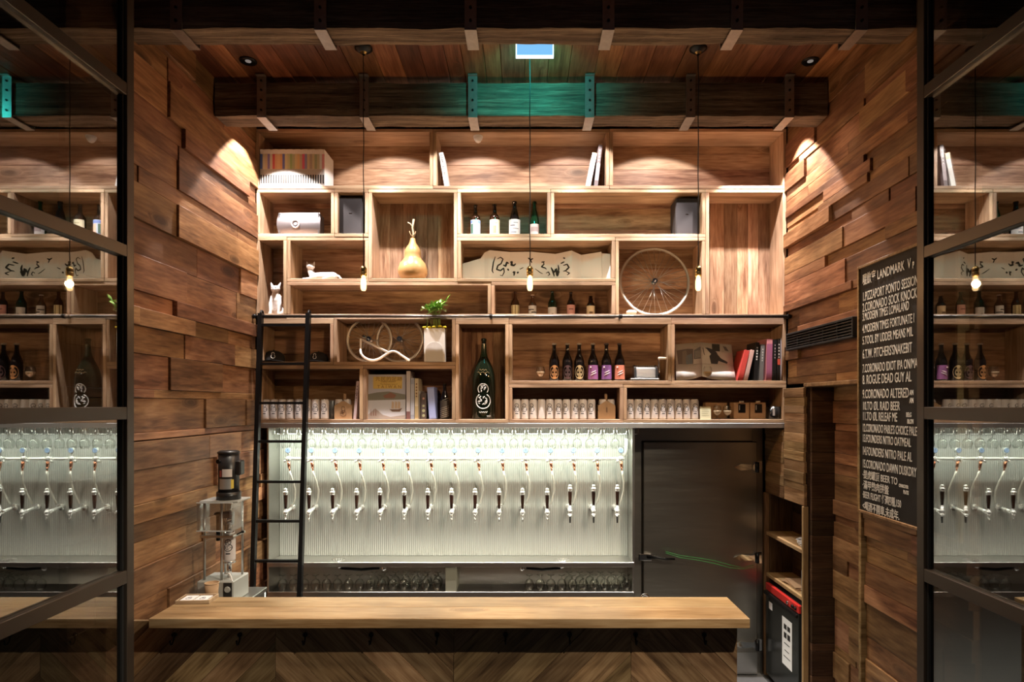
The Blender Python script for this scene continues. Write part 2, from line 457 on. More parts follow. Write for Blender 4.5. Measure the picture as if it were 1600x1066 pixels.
beam('rear_beam', 4.30, 4.47, 'weathered timber beam just in front of the shelves lit turquoise at its middle', (-1.836, -1.12, -.363, .452, 1.156, 1.845))

# folding glass doors, opened flat along both side walls
def glass_door(name, side, label):
    xin = -1.96 if side < 0 else 1.985
    ys = 3.083 if side < 0 else 3.112
    th, sw, ya = .05, .055, 2.13
    root = thing(name, label, 'door', (xin, ya, 0), 0, None, 'structure')
    o = side
    def part(nm, y0, y1, z0, z1, m=M['frame'], xa=0, xb=th):
        a, b = sorted((o*xa, o*xb)); return MB().cbox(a, b, y0-ya, y1-ya, z0, z1, .002).build(nm, m, root)
    part('stile', ys-sw, ys, 0.01, 5.25); part('stile', ya, ya+sw, 0.01, 5.25)
    rails = [(1.524,1.585), (.728,.786), (-.074,-.013), (-.882,-.818), (-1.69,-1.63)]
    zs_ = [CAMZ+a for r in rails for a in r]
    lim = [.10] ; allr = [(0.01,.10)] + [(CAMZ+a, CAMZ+b) for a, b in reversed(rails)] + [(5.18,5.25)]
    for a, b in allr:
        part('rail', ya+sw, ys-sw, a, b)
    for (a, b), (c, d) in zip(allr[:-1], allr[1:]):
        part('glass_pane', ya+sw-.004, ys-sw+.004, b-.004, c+.004, M['pane'], .026, .031)
        for y0, y1 in ((ya+sw, ya+sw+.012), (ys-sw-.012, ys-sw)):
            part('gasket', y0, y1, b, c, M['matblack'], .014, .044)
    return root
glass_door('door_1', -1, 'bronze framed glass door folded open along the ladder wall')
glass_door('door_2', 1, 'bronze framed glass door folded open beside the chalkboard')

# ================================================================ LIGHT FITTINGS
WARM, SHELFCOL = (1.0, .80, .62), (1.0, .91, .84)
# spotlights on the ceiling behind the rear beam that wash the shelves
canm = MB().cyl((0,0,0),(0,0,.075),.045,.045,20).cyl((0,0,-.004),(0,0,.002),.030,.030,16)
can_mesh = canm.mesh('spotlight_can')
names6 = ('leftmost', 'second from the ladder wall', 'third from the ladder wall', 'third from the chalkboard wall', 'second from the chalkboard wall', 'rightmost')
for i, sx in enumerate((-1.96, -1.12, -.40, .40, 1.12, 1.91)):
    s = thing('shelf_spotlight', 'small ceiling spotlight behind the rear beam, ' + names6[i], 'spotlight', (sx, 4.66, ZC-.075), 0, 'spotlights washing the shelves')
    obj('can', can_mesh, M['white'], s)
    edge = i in (0, 5)
    if edge:
        spot('lamp', (sx, 4.66, ZC-.09), (sx*.99, 4.72, ZC-1.3), 160, SHELFCOL, 45, .12, .02, s)
        spot('lamp', (sx, 4.66, ZC-.09), (sx*.97, 5.12, ZC-2.0), 130, SHELFCOL, 24, .8, .02, s)
    else:
        spot('lamp', (sx, 4.66, ZC-.09), (sx, 5.30, ZC-1.15), 38, SHELFCOL, 52, .15, .02, s)
        spot('lamp', (sx, 4.66, ZC-.09), (sx, 5.15, ZC-1.85), 200, SHELFCOL, 26, .9, .02, s)
# pin lights between the two beams
for i, (sx, w) in enumerate(((-1.85, 'ladder'), (1.91, 'chalkboard'))):
    s = thing('pin_light', 'round black recessed pin light in the ceiling near the %s wall' % w, 'ceiling light', (sx, 4.11, ZC))
    MB().lathe([(.02,-.004),(.052,-.010),(.056,-.004),(.056,.004)], n=24).build('rim', M['black'], s)
    MB().cyl((0,0,-.006),(0,0,.0),.019,.019,16).build('lens', emit('pin_lens', (1,.85,.75), .15), s)
    spot('lamp', (sx, 4.11, ZC-.02), (sx*.97, 4.05, 0), 22, WARM, 33, 1.0, .02, s)
# downlights hidden behind the front beam that light the counter
for i, sx in enumerate((-1.35, .0, 1.2)):
    s = thing('counter_downlight', 'small ceiling downlight over the counter, ' + ('nearest the ladder wall','in the middle','nearest the chalkboard wall')[i], 'spotlight', (sx, 3.58, ZC-.075), 0, 'downlights over the counter')
    obj('can', can_mesh, M['white'], s)
    spot('lamp', (sx, 3.58, ZC-.09), (sx*.8+.1, 3.5, 0), (66, 84, 70)[i], (1,.87,.68), 40, .8, .03, s)

# pendant bulbs
filament = emit('glowing_filament', (1.0, .62, .26), 60)
bulbglass = bpy.data.materials.new('warm_bulb_glass'); bulbglass.use_nodes = True
nt = bulbglass.node_tree; nt.nodes.clear()
o_ = N(nt,'ShaderNodeOutputMaterial'); tr = N(nt,'ShaderNodeBsdfTransparent'); em = N(nt,'ShaderNodeEmission'); ad = N(nt,'ShaderNodeAddShader')
tr.inputs[0].default_value = (1,.93,.8,1); em.inputs[0].default_value = (1,.66,.32,1); em.inputs[1].default_value = 1.1
L(nt, tr.outputs[0], ad.inputs[0]); L(nt, em.outputs[0], ad.inputs[1]); L(nt, ad.outputs[0], o_.inputs[0])
def pendant(px, label):
    Y = 3.96; X = PX(px, Y); zt = PZ(416, Y); zb = PZ(455, Y)
    r = thing('pendant_lamp', label, 'pendant lamp', (X, Y, zb), 0, 'bare bulb pendants')
    z = lambda v: v - zb
    MB().lathe([(.0,-.032),(.028,-.032),(.046,-.018),(.056,-.012),(.056,0.0)], (0,0,ZC-zb), 24).build('canopy', M['black'], r)
    MB().lathe([(.012,-.045),(.020,-.034),(.024,-.030)], (0,0,ZC-zb), 14).build('cord_grip', M['brass'], r)
    pts = [(.0015*math.sin(k*1.7), .001*math.cos(k*2.3), (zt-zb) + (ZC-.04-zt)*k/14) for k in range(15)]
    MB().tube(pts, .0032, 6).build('cord', M['matblack'], r)
    MB().lathe([(.0,.066),(.010,.066),(.016,.058),(.0215,.052),(.0215,.03),(.0195,.028),(.0215,.026),(.0215,.008),(.019,.006),(.019,0),(.0,.0)], (0,0,zt-zb-.066), 18).build('socket', M['brass'], r)
    hb = zt-zb-.066
    MB().lathe([(.0,0),(.012,.003),(.017,.012),(.019,.03),(.018,hb-.03),(.013,hb-.006),(.012,hb)], (0,0,0), 18).build('bulb', bulbglass, r)
    f = MB()
    for k in range(4):
        a = k*PI/2; b = a+PI/4
        f.tube([(.007*math.cos(a),.007*math.sin(a),hb-.02),(.008*math.cos(b),.008*math.sin(b),.02),(.007*math.cos(a+PI/2),.007*math.sin(a+PI/2),hb-.02)], .0018, 5)
    f.build('filament', filament, r)
    d = bpy.data.lights.new('bulb_light', 'POINT'); d.energy = 11.0; d.color = (1,.64,.34); d.shadow_soft_size = .02
    lo_ = bpy.data.objects.new('bulb_light', d); COL.objects.link(lo_); lo_.parent = r; lo_.location = (0,0,hb*.5); lo_['kind'] = 'helper'
    return r
pendant(568, 'bare filament bulb in a brass socket hanging before the reclining cat shelf')
pendant(828, 'bare filament bulb in a brass socket hanging before the calligraphy paper')
pendant(1091, 'bare filament bulb in a brass socket hanging beside the single large wheel')

# hanging lit sign between the beams
sg = thing('exit_sign', 'small glowing pale blue sign hanging behind the front beam', 'sign', (PX(835.5,3.7), 3.7, PZ(88,3.7)))
w2, hh = .108, .16
MB().box(-w2,w2,-.012,.012,0,hh).build('panel', emit('sign_front_glow', (.22,.56,.95), .75), sg)
e = MB(); 
for b_ in ((-w2-.006,-w2,0,hh),(w2,w2+.006,0,hh),(-w2-.006,w2+.006,-.006,0)): e.box(b_[0],b_[1],-.014,.014,b_[2],b_[3])
e.build('edge', emit('sign_edge_glow', (.75,.93,1.0), 1.6), sg)
MB().box(-w2+.01,w2-.01,.013,.016,.012,hh-.01).build('lit_face', emit('sign_green_glow', (.02,.62,.55), 10.0), sg)
MB().box(-.05,.05,-.02,.02,hh,ZC-PZ(88,3.7)).build('housing', M['white'], sg)
d = bpy.data.lights.new('sign_light', 'SPOT'); d.energy = 26; d.color = (.04,.75,.68); d.shadow_soft_size = .08; d.spot_size = math.radians(115); d.spot_blend = .6
so = bpy.data.objects.new('sign_light', d); COL.objects.link(so); so.parent = sg; so.location = (0,.03,.08); so.rotation_euler = (PI/2, 0, 0); so['kind'] = 'helper'

# ================================================================ CHALKBOARD SIDE
# chalkboard
yb0, yb1 = 2.97, 3.83; zt, zb = PZ(421, 3.83), PZ(796, 3.83)
cb = thing('chalkboard', 'framed black chalkboard with a hand-lettered beer list', 'chalkboard', (2.092, yb1, zb))
H = zt-zb; W = yb1-yb0
board = plain('chalkboard_black', (.022,.019,.018), .75, 0, .3, .35, 5)
MB().box(0, .05, -W, 0, 0, H).build('board', board, cb)
for a in ((-.012,.05,-W-.016,-W,-.016,H+.016),(-.012,.05,0,.016,-.016,H+.016),(-.012,.05,-W,0,-.016,0),(-.012,.05,-W,0,H,H+.016)):
    MB().cbox(*a,.002).build('frame', M['cabinet'], cb)
lines = [(446,'啜飲室 LANDMARK  V',.066,.62),(472,'1.PIZZAPORT PONTO SESSION',.066,.50),(489,'2.CORONADO SOCK KNOCKER',.066,.50),(503,'3.MODERN TIMES LOMALAND',.06,.48),
 (522,'4.MODERN TIMES FORTUNATE I',.062,.48),(540,'5.TOOL BY UDDER MEANS MIL',.062,.49),(562,'6.T.W. PITCHERS\'SNAKEBIT',.068,.50),(584,'7.CORONADO IDIOT IPA ON/MAN',.064,.47),
 (602,'8. ROGUE DEAD GUY AL',.068,.54),(624,'9.CORONADO ALTERED',.066,.53),(642,'10.TO ØL RAID BEER',.062,.56),(658,'11.TO ØL RELEAF ME',.062,.52),
 (676,'12.CORONADO PABLE\'S CHOICE PALE.',.06,.43),(692,'13.FOUNDERS NITRO OATMEAL',.058,.48),(712,'14.FOUNDERS NITRO PALE AL',.062,.49),(732,'15.CORONADO DAWN DUSKDRY .',.062,.46),
 (748,'·提虎罐頂 BEER TO',.062,.60),(764,'·滿甲熱肉拼盤',.062,.62),(779,'·BEER FLIGHT 任選四種,150',.062,.46),(797,'<喝酒不開車,未成年.',.066,.55)]
for y, s, sz, xs in lines:
    yw = (y-632)*1.0 + 632
    z = PZ(yw - 1.5, 3.79) - zb
    lettering(s, sz*(1.16 if y < 735 else .92), M['chalk'], cb, (-.0035, -.03, z), (PI/2, 0, -PI/2), xs*(1.02 if y < 735 else 1.24), 'chalk_lettering', 'LEFT', .0005)
for y, s, sz, yy in ((428,'P',.05,.52),(618,'AN',.04,.495),(630,'AN',.04,.495),(651,'BELG',.034,.465),(661,'BLON',.034,.475),(760,'CHARCUTER',.024,.40),(769,'PLATE',.028,.44)):
    lettering(s, sz, M['chalk'], cb, (-.0035, -yy, PZ(y, 3.45)-zb), (PI/2, 0, -PI/2), .6, 'chalk_lettering', 'LEFT', .001)
for y in (455,480,500,515,545,572,595,620):
    for ch_, o_y in (('%', -.655),): lettering(ch_, .05, M['chalk'], cb, (-.0035, o_y, PZ(y, 3.1)-zb), (PI/2, 0, -PI/2), .6, 'chalk_lettering', 'LEFT', .001)

# air vent
vg = thing('air_vent', 'long dark slotted air vent set into the plank wall', 'vent', (2.080, 3.90, CAMZ+.425))
W, H = 1.0, .135
for a in ((0,.03,0,W,0,.014),(0,.03,0,W,H-.014,H),(0,.03,0,.014,.014,H-.014),(0,.03,W-.014,W,.014,H-.014)): MB().cbox(*a,.002).build('frame', M['matblack'], vg)
MB().box(.028,.03,.01,W-.01,.01,H-.01).build('backing', M['dark'], vg)
sl = MB().box(.004,.026,.014,W-.014,-.003,.003).mesh('slat')
for k in range(5): obj('slat', sl, plain('vent_slat', (.035,.032,.03), .6) if k == 0 else sl.materials[0], vg, (0,0,.028+k*.02))
for k in range(1,5): MB().box(.003,.026,W*k/5-.003,W*k/5+.003,.014,H-.014).build('divider', M['matblack'], vg)

# overhead cupboard with two plank-clad doors
oc = thing('wall_cupboard', 'overhead cupboard with two doors clad in pale narrow planks', 'cupboard', (2.14, 4.63, 1.60))
MB().box(0,.40,0,.75,0,.57).box(0,.40,0,.36,.57,.895).build('body', M['darkwood'], oc)
for y0, y1, zt_ in ((4.632,4.985,2.498),(5.005,5.375,2.165)):
    dr = MB().box(.0,.012,0,y1-y0,0,zt_-1.602).build('door', M['darkwood'], oc, (-.013, y0-4.63, .002))
    z = 0
    while z < zt_-1.602-.01:
        z2 = min(z + rnd.choice((.055,.07,.085,.1)), zt_-1.602)
        if zt_-1.602 - z2 < .03: z2 = zt_-1.602
        mb = MB().cbox(-(y1-y0)/2, (y1-y0)/2, -.011, .011, -(z2-z)/2+.0006, (z2-z)/2-.0006, .0015)
        mb.build('plank', M['cabinet'], dr, (-.011-rnd.choice((0,0,.003,.006)), (y1-y0)/2, (z+z2)/2), (0,0,PI/2)); z = z2
# open niche below
nc = thing('wall_niche', 'open wooden niche with two shelves under the overhead cupboard', 'shelving', (2.14, 4.63, 0))
def nb(nm, x0,x1,y0,y1,z0,z1,ax,m): return plank(nm, x0,x1,y0,y1,z0,z1,ax,m,nc)
nb('front_post', 2.098,2.14,4.632,4.656,0,1.598,'z',M['counter']); nb('rear_post', 2.098,2.14,5.372,5.41,0,1.598,'z',M['cabinet'])
nb('side_panel', 2.14,2.358,4.644,4.66,0,1.598,'z',M['darkwood']); nb('side_panel', 2.14,2.358,5.36,5.376,0,1.598,'z',M['darkwood'])
for k in range(10): nb('back_board', 2.335,2.358,4.66,5.36,k*.16,min(1.598,(k+1)*.16)-.002,'y',M['darkwood'])
nb('shelf', 2.105,2.335,4.662,5.358,1.235,1.265,'y',M['counter']); nb('shelf', 2.105,2.335,4.662,5.358,.875,.905,'y',M['counter'])
# small black cabinet with red strip
fr = thing('undercounter_oven', 'low black appliance with a red control strip inside the niche', 'appliance', (2.085, 4.675, .0))
MB().cbox(.02,.25,0,.65,.03,.83,.004).build('body', M['matblack'], fr)
dr = MB().cbox(0,.022,.01,.64,.05,.765,.004).build('door', plain('black_enamel', (.018,.02,.019), .22), fr)
MB().cbox(-.02,0,.01,.64,.735,.765,.004).build('handle', M['black'], dr)
MB().box(-.0015,0,.12,.30,.28,.66).build('notice', M['paper'], dr)
for k, (a,b_,c,d_) in enumerate(((.15,.20,.57,.61),(.215,.265,.57,.61),(.15,.20,.50,.545),(.215,.265,.50,.545),(.16,.26,.455,.462),(.17,.25,.40,.406),(.15,.27,.35,.356))): MB().box(-.0025,-.0015,a,b_,c,d_).build('print', M['ink'], dr)
MB().box(-.0015,0,.50,.57,.63,.69).build('sticker', M['paper'], dr)
st = MB().cbox(0,.03,.005,.645,.772,.832,.003).build('control_strip', plain('red_enamel', (.55,.03,.025), .35), fr)
for yy in (.05,.10,.19): MB().cyl((0,yy,.80),(-.014,yy,.80),.015,.013,12).build('knob', M['chrome' if yy > .15 else 'black'], st)
for yy in (.02,.60):
    MB().cyl((.12,yy+.015,0),(.12,yy+.015,.03),.016,.016,10).build('foot', M['black'], fr)
# niche contents
cb_ = MB()
cr = random.Random(3)
for k in range(5):
    pts = [(.045*math.cos(a)*(1+.15*k/5)+cr.uniform(-.006,.006), .07*math.sin(a)*(1+.1*k)+cr.uniform(-.006,.006), .006+.008*k+.003*math.sin(3*a+k)) for a in [2*PI*i/18 for i in range(18)]]
    cb_.tube(pts, .004, 6, True)
tag(cb_.build('coiled_cable', M['white'], None, (2.19, 4.80, 1.266)), 'coil of white cable on the upper niche shelf', 'cable')
en = thing('paper_stack', 'pile of brown envelopes on the lower niche shelf', 'envelopes', (2.23, 4.95, .906))
for k in range(4): MB().box(-.09,.09,-.14,.14,k*.006,k*.006+.005).build('envelope', M['kraft'], en, (0,0,0), (0,0,cr.uniform(-.2,.2)))
bt = thing('plastic_jug', 'pale grey plastic jug standing on the lower niche shelf', 'jug', (2.165, 4.705, .906))
MB().lathe([(0,0),(.038,0),(.042,.01),(.042,.19),(.03,.215),(.02,.225)],n=18).build('body', plain('grey_plastic', (.35,.36,.38), .4), bt)
MB().cyl((0,0,.222),(0,0,.245),.021,.021,14).build('cap', M['white'], bt)

# ================================================================ STEEL COLD ROOM DOOR
X0, X1 = PX(990,5.42), 2.09
ds = thing('door_3', 'brushed steel cold room door with strap hinges and a latch', 'door', (X0, 5.42, 0), 0, None, 'structure')
W = X1-X0
zt = 2.16
fx0, fx1 = PX(1003.5,5.4)-X0, PX(1180,5.4)-X0; ztop = PZ(690,5.4)
MB().box(0,fx0-.006,-.02,.02,0,zt).box(fx1+.006,W,-.02,.02,0,zt).box(fx0-.006,fx1+.006,-.02,.02,ztop+.006,zt).build('frame', M['steeldoor'], ds)
MB().box(fx0-.02,fx1+.02,.012,.03,0,ztop+.02).build('gasket', M['matblack'], ds)
MB().cbox(fx0,fx1,-.07,.012,.02,ztop,.006).build('leaf', M['steeldoor'], ds)
MB().cbox(fx0+.002,fx1-.002,-.073,-.0705,.02,.21,.001).build('kick_plate', M['steel'], ds)
MB().box(W-.09,W-.006,-.03,-.0205,0,zt).build('corner_profile', M['steeldoor'], ds)
for py in (730,871,1007):
    z = PZ(py,5.35); xh = PX(1180,5.35)-X0
    h = MB().prism([(xh-.19,z),(xh-.13,z+.028),(xh-.02,z+.022),(xh,z+.05),(xh+.05,z+.05),(xh+.05,z-.05),(xh,z-.05),(xh-.02,z-.022),(xh-.13,z-.028)],'y',-.088,-.0705).build('hinge', M['chrome'], ds)
    MB().cyl((xh+.01,-.095,z-.045),(xh+.01,-.095,z+.045),.016,.016,12).build('hinge_pin', M['black'], h)
z = PZ(871,5.33)
lt = MB().cbox(fx0-.045,fx0+.07,-.10,-.0745,z-.03,z+.03,.006).build('latch', M['chrome'], ds)
MB().tube([(fx0+.03,-.105,z+.005),(fx0+.10,-.125,z+.01),(fx0+.17,-.13,z-.004),(fx0+.26,-.13,z-.006)], [.016,.014,.011,.009], 8).build('lever', M['black'], lt)
tag(MB().tube([(PX(x,5.27),5.27,PZ(y,5.27)) for x,y in ((1040,862),(1062,868),(1090,872),(1115,876),(1140,883),(1160,887),(1178,883))], .0018, 6).tube([(PX(x,5.27),5.262,PZ(y,5.27)) for x,y in ((1040,864),(1062,871),(1090,875),(1115,880),(1140,887),(1160,889),(1178,886))], .0018, 6).build('green_cable', plain('green_cable', (.05,.42,.10), .4)), 'thin green double cable slung across the steel door', 'cable')

# ================================================================ SHELF BOXES
SH = {}
def shelf_box(key, x0, x1, y0, y1, what, vert=False, top=5.3, bot=5.3):
    xa, xb, za, zb = PX(x0,YS)+.0008, PX(x1,YS)-.0008, PZ(y1,YS)+.0008, PZ(y0,YS)-.0008
    t = 5.3*YS/F; tt = top*YS/F; tb = bot*YS/F
    r = thing('shelf_box', 'open pine shelf box ' + what, 'shelf', ((xa+xb)/2, YS, za), 0, 'pine boxes stacked into the shelf wall')
    j = rnd.uniform(-.004, .004)
    plank('top_board', xa, xb, YS+j, YB-.02, zb-tt, zb, 'x', M['shelf'], r)
    plank('bottom_board', xa, xb, YS+j, YB-.02, za, za+tb, 'x', M['shelf'], r)
    plank('side_board', xa, xa+t, YS+j, YB-.02, za+tb+.0004, zb-tt-.0004, 'z', M['shelf'], r)
    plank('side_board', xb-t, xb, YS+j, YB-.02, za+tb+.0004, zb-tt-.0004, 'z', M['shelf'], r)
    if vert:
        x = xa
        while x < xb-.005:
            w = rnd.uniform(.085,.125); x2 = min(x+w, xb)
            if xb-x2 < .04: x2 = xb
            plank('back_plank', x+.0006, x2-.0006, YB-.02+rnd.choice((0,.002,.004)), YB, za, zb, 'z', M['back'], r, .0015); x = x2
    else:
        z = za
        while z < zb-.005:
            h = rnd.uniform(.10,.19); z2 = min(z+h, zb)
            if zb-z2 < .05: z2 = zb
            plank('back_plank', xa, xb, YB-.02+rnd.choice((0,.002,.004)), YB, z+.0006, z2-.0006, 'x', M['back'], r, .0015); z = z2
    SH[key] = za+tb
    return r
for a in [
 (1,399,676.5,201,295.5,'at the top with the row of magazines'),
 (2,676.5,952.5,201,295.5,'at the top with leaning books at both ends'),
 (3,952.5,1229,201,295.5,'at the top that stands empty'),
 (4,400,522.5,295.5,370.3,'holding the silver rounded speaker'),
 (5,522.5,575.5,295.5,370.3,'narrow, filled by a black speaker'),
 (6,575.5,714.5,295.5,440.5,'tall, holding the bottle gourd',True),
 (7,714.5,860.5,295.5,371,'holding four beer bottles with green-tinged back'),
 (8,860.5,1102.5,295.5,371,'with one black speaker at its far end'),
 (9,1102.5,1229,295.5,496.3,'tall and empty with upright back boards',True),
 (10,400,448,370.3,496.3,'tall and narrow around the sitting white cat'),
 (11,448,575.5,370.3,440.5,'holding the reclining white cat'),
 (12,714.5,961.5,371,440.5,'holding the folded calligraphy paper'),
 (13,961.5,1102.5,371,496.3,'holding the single large bicycle wheel'),
 (14,448,767.5,440.5,496.3,'long and empty below the gourd'),
 (15,767.5,961.5,440.5,496.3,'holding five different small bottles'),
 (16,402,521,496.6,571,'behind the ladder with two black caps',False,9),
 (17,521,711.5,496.6,571,'holding two small wheels and the white vase',False,2.5),
 (18,711.5,795,496.6,661,'tall, framing the giant bottle',True,10),
 (19,795,1049,496.6,600.5,'holding six dark bottles and a pasta machine',False,10),
 (20,1049,1229,496.6,600.5,'holding the open magazine and upright books',False,10),
 (21,402,567,571,661,'with eight cans behind the ladder'),
 (22,567,711.5,571,661,'holding the large picture book'),
 (23,795,974,600.5,661,'holding a row of ten white cans'),
 (24,974,1229,600.5,661,'holding white cans, snifters and a black mug')]:
    shelf_box(*a)
# filler strip and steel edge under the shelves
ss = thing('shelf_lip', 'brushed steel strip along the underside of the shelves', 'strip', (0, YS, PZ(669,YS)))
MB().cbox(PX(402,YS),PX(1229,YS),.0,.028,0,PZ(661.3,YS)-PZ(669,YS),.002).build('strip', steel('satin_steel', (.62,.61,.60), .42, (6,1,1), .2), ss)

# smoke detector under the top of box 2
sd = thing('smoke_detector', 'round white smoke detector under the top shelf board', 'smoke detector', (PX(747,5.08), 5.08, PZ(206.2,YS)))
MB().lathe([(.0,-.052),(.012,-.052),(.022,-.046),(.026,-.036),(.034,-.028),(.037,-.012),(.034,0)],n=22).build('body', M['white'], sd)
MB().lathe([(.034,-.012),(.040,-.012),(.040,0)],n=22).build('base', M['white'], sd)

# ladder rail
RY, RZ = 4.93, PZ(494.5,4.93)
rl = thing('ladder_rail', 'slim dark steel rail running along the shelf front', 'rail', (0, RY, RZ))
MB().cyl((PX(394,RY),0,0),(PX(1238,RY),0,0),.0125,.0125,12).build('tube', plain('gun_metal', (.16,.15,.145), .28, .9), rl)
for px in (398,767,970,1232):
    b = MB().cyl((PX(px,RY)-.012,0,0),(PX(px,RY)+.012,0,0),.018,.018,12).build('bracket', M['black'], rl)
    MB().box(PX(px,RY)-.008,PX(px,RY)+.008,.012,.069,-.008,.008).build('arm', M['black'], b)

# ladder
ld = thing('library_ladder', 'black steel ladder hooked over the rail and leaning on the shelves', 'ladder', (PX(445,4.6), 4.55, 0))
def LP(px, py, Y): return Vector((PX(px,Y), Y, PZ(py,Y))) - ld.location
def ladpt(side, z):      # side 0/1; the ladder leans outwards towards its foot
    zt = RZ + .02; Yt, Ym = 4.905, 4.77; zm = PZ(930, Ym)
    t = (zt - z)/(zt - zm); Y = Yt + (Ym-Yt)*t
    xt, xm = ((PX(407.5,Yt), PX(394.5,Ym)), (PX(482,Yt), PX(468.5,Ym)))[side]
    return Vector((xt+(xm-xt)*t, Y, z)) - ld.location
for s in (0,1):
    a, b = ladpt(s, RZ+.02), ladpt(s, .0)
    mb = MB(); w, dpt = .016, .022
    for p in (b, a):
        mb.v += [(p.x-w,p.y-dpt,p.z),(p.x+w,p.y-dpt,p.z),(p.x+w,p.y+dpt,p.z),(p.x-w,p.y+dpt,p.z)]
    mb.f = [(0,3,2,1),(4,5,6,7),(0,1,5,4),(1,2,6,5),(2,3,7,6),(3,0,4,7)]; mb.sm = [False]*6
    o = mb.build('stile', M['black'], ld)
    hk = MB()
    hk.tube([a+Vector((0,-.004,-.03)), a+Vector((0,-.004,.005)), a+Vector((0,.012,.024)), a+Vector((0,.035,.022)), a+Vector((0,.046,.004)), a+Vector((0,.046,-.014))], .0085, 8)
    hk.build('hook', M['black'], o)
for py in (508,568.5,630,690,753,814.5,877,940,1005,1075):
    Yr = 4.9 - .135*(py-494)/436
    z = PZ(py, Yr)
    a, b = ladpt(0, z), ladpt(1, z)
    MB().box(a.x+.012, b.x-.012, a.y-.014, a.y+.014, z-.010, z+.010).build('rung', M['black'], ld)

# ================================================================ STEEL BACK BAR WITH TAPS
AY0, AY1 = 5.03, 5.25
ax0, ax1 = PX(420,AY0), PX(988,AY0)
zsill = PZ(879, AY0+.0); ztop_ = PZ(669.5, YS)
bb = thing('back_bar', 'brushed steel back bar cabinet with a fluted tap wall', 'back bar', ((ax0+ax1)/2, AY0, 0))
def bp(nm, x0,x1,y0,y1,z0,z1,m=M['steel'],par=None):
    return MB().cbox(x0-bb.location.x, x1-bb.location.x, y0-AY0, y1-AY0, z0, z1, .002).build(nm, m, par or bb)
bp('fluted_panel', ax0,ax1,AY1,AY1+.02,zsill,ztop_+.036, M['ribbed'])
bp('side_panel', ax0-.015,ax0,AY0,AY1+.02,.10,ztop_+.034); bp('side_panel', ax1,ax1+.02,AY0,AY1+.02,.10,ztop_+.034)
dt = bp('drip_tray', ax0,ax1,AY0,AY1,zsill-.03,zsill)
bp('front_lip', ax0-.01,ax1+.012,AY0-.012,AY0-.0005,zsill-.036,zsill+.002)
for px in (528,879):
    x = PX(px,5.10)-bb.location.x
    MB().lathe([(.0,.002),(.05,.002),(.056,.004),(.056,0)],(x,.08,zsill),24).build('drain', M['chrome'], dt)
zl = PZ(925, AY0); 
bp('shelf_floor', ax0,ax1,AY0,AY1+.02,zl-.03,zl, M['steel'])
bp('front_lip', ax0-.01,ax1+.012,AY0-.012,AY0-.0005,PZ(932,AY0),PZ(924.5,AY0))
bp('niche_back', ax0,ax1,AY1,AY1+.02,zl,zsill-.03, M['steel'])
bp('divider', PX(696,AY0),PX(713,AY0),AY0,AY1,zl,zsill-.03, plain('greenish_panel', (.30,.30,.24), .45, .4))
bp('base', ax0,ax1,AY0+.02,AY1+.02,0.0,zl-.031, M['steel'])
# LED strip under the shelf
led = thing('led_strip', 'bright cool white light strip hidden under the shelf edge', 'light strip', ((ax0+ax1)/2, 5.050, ztop_+.022))
MB().box(-(ax1-ax0)/2+.02,(ax1-ax0)/2-.02,-.008,.008,-.012,-.002).build('diffuser', emit('led_glow', (.94,1.0,.86), 2.5), led)
d = bpy.data.lights.new('led_light', 'AREA'); d.shape = 'RECTANGLE'; d.size = ax1-ax0-.06; d.size_y = .02; d.energy = 38; d.spread = math.radians(140); d.color = (.93,1.0,.84)
lo_ = bpy.data.objects.new('led_light', d); COL.objects.link(lo_); lo_.parent = led; lo_.location = (0,0,-.014); lo_.rotation_euler = (.10,0,0); lo_['kind'] = 'helper'

# manifold pipe with gauges
tapx = [446.8,483.2,520,557.5,594,632,668.6,705.6,742.4,779.8,816.4,855,890.6,927.4,964.4]
PY_ = 5.15; zp = PZ(717, PY_)
cm_pipe = plain('satin_pipe', (.85,.86,.84), .32, .6)
mf = thing('beer_line_manifold', 'polished steel pipe with fifteen gauges above the taps', 'pipe', (0, PY_, zp))
xa, xb = PX(447,PY_), PX(968,PY_)
pts = [(xa,0,0),(xb-.02,0,0)] + [(xb-.02+.075*math.sin(a), 0, .075-.075*math.cos(a)) for a in [PI/2*k/6 for k in range(1,7)]] + [(xb+.055,0,.17)]
MB().tube(pts, .013, 10).build('pipe', cm_pipe, mf)
dialm = plain('gauge_dial', (.20,.27,.42), .3)
def U(name, mb): return mb.mesh(name)
valve = U('valve_ball', MB().sphere((0,-.012,0), .026, 16, 10).cyl((-.03,-.005,0),(.03,-.005,0),.016,.016,12))
body_ = U('copper_fitting', MB().cyl((.002,-.02,-.022),(.008,-.018,-.075),.013,.011,12).cyl((.008,-.018,-.075),(.011,-.016,-.10),.007,.006,10))
clamp_ = U('knob', MB().cyl((-.02,-.018,-.012),(-.036,-.024,-.026),.009,.009,10))
gauge_ = U('gauge', MB().cyl((0,-.030,.072),(0,-.006,.072),.024,.024,20).cyl((0,-.014,.026),(0,-.014,.05),.007,.007,8))
dial_ = U('dial', MB().cyl((0,-.0315,.072),(0,-.0302,.072),.0205,.0205,20))
needle_ = U('needle', MB().box(-.0012,.0012,-.0326,-.0317,.068,.088))
linem = plain('clear_beer_line', (.62,.60,.54), .2)
line_ = U('beer_line', MB().tube([(.011,-.016,-.10),(.018,-.008,-.14),(.030,.015,-.20),(.034,.045,-.27),(.022,.068,-.34),(.006,.082,-.395)], .0075, 8))
for px in tapx:
    x = PX(px+5, PY_)
    obj('valve_ball', valve, M['satin'], mf, (x,0,0)); obj('copper_fitting', body_, M['copper'], mf, (x,0,0)); obj('knob', clamp_, M['satin'], mf, (x,0,0))
    obj('beer_line', line_, linem, mf, (x,0,0))
    g = obj('gauge', gauge_, M['satin'], mf, (x,0,0)); obj('dial', dial_, dialm, g); obj('needle', needle_, M['ink'], g)

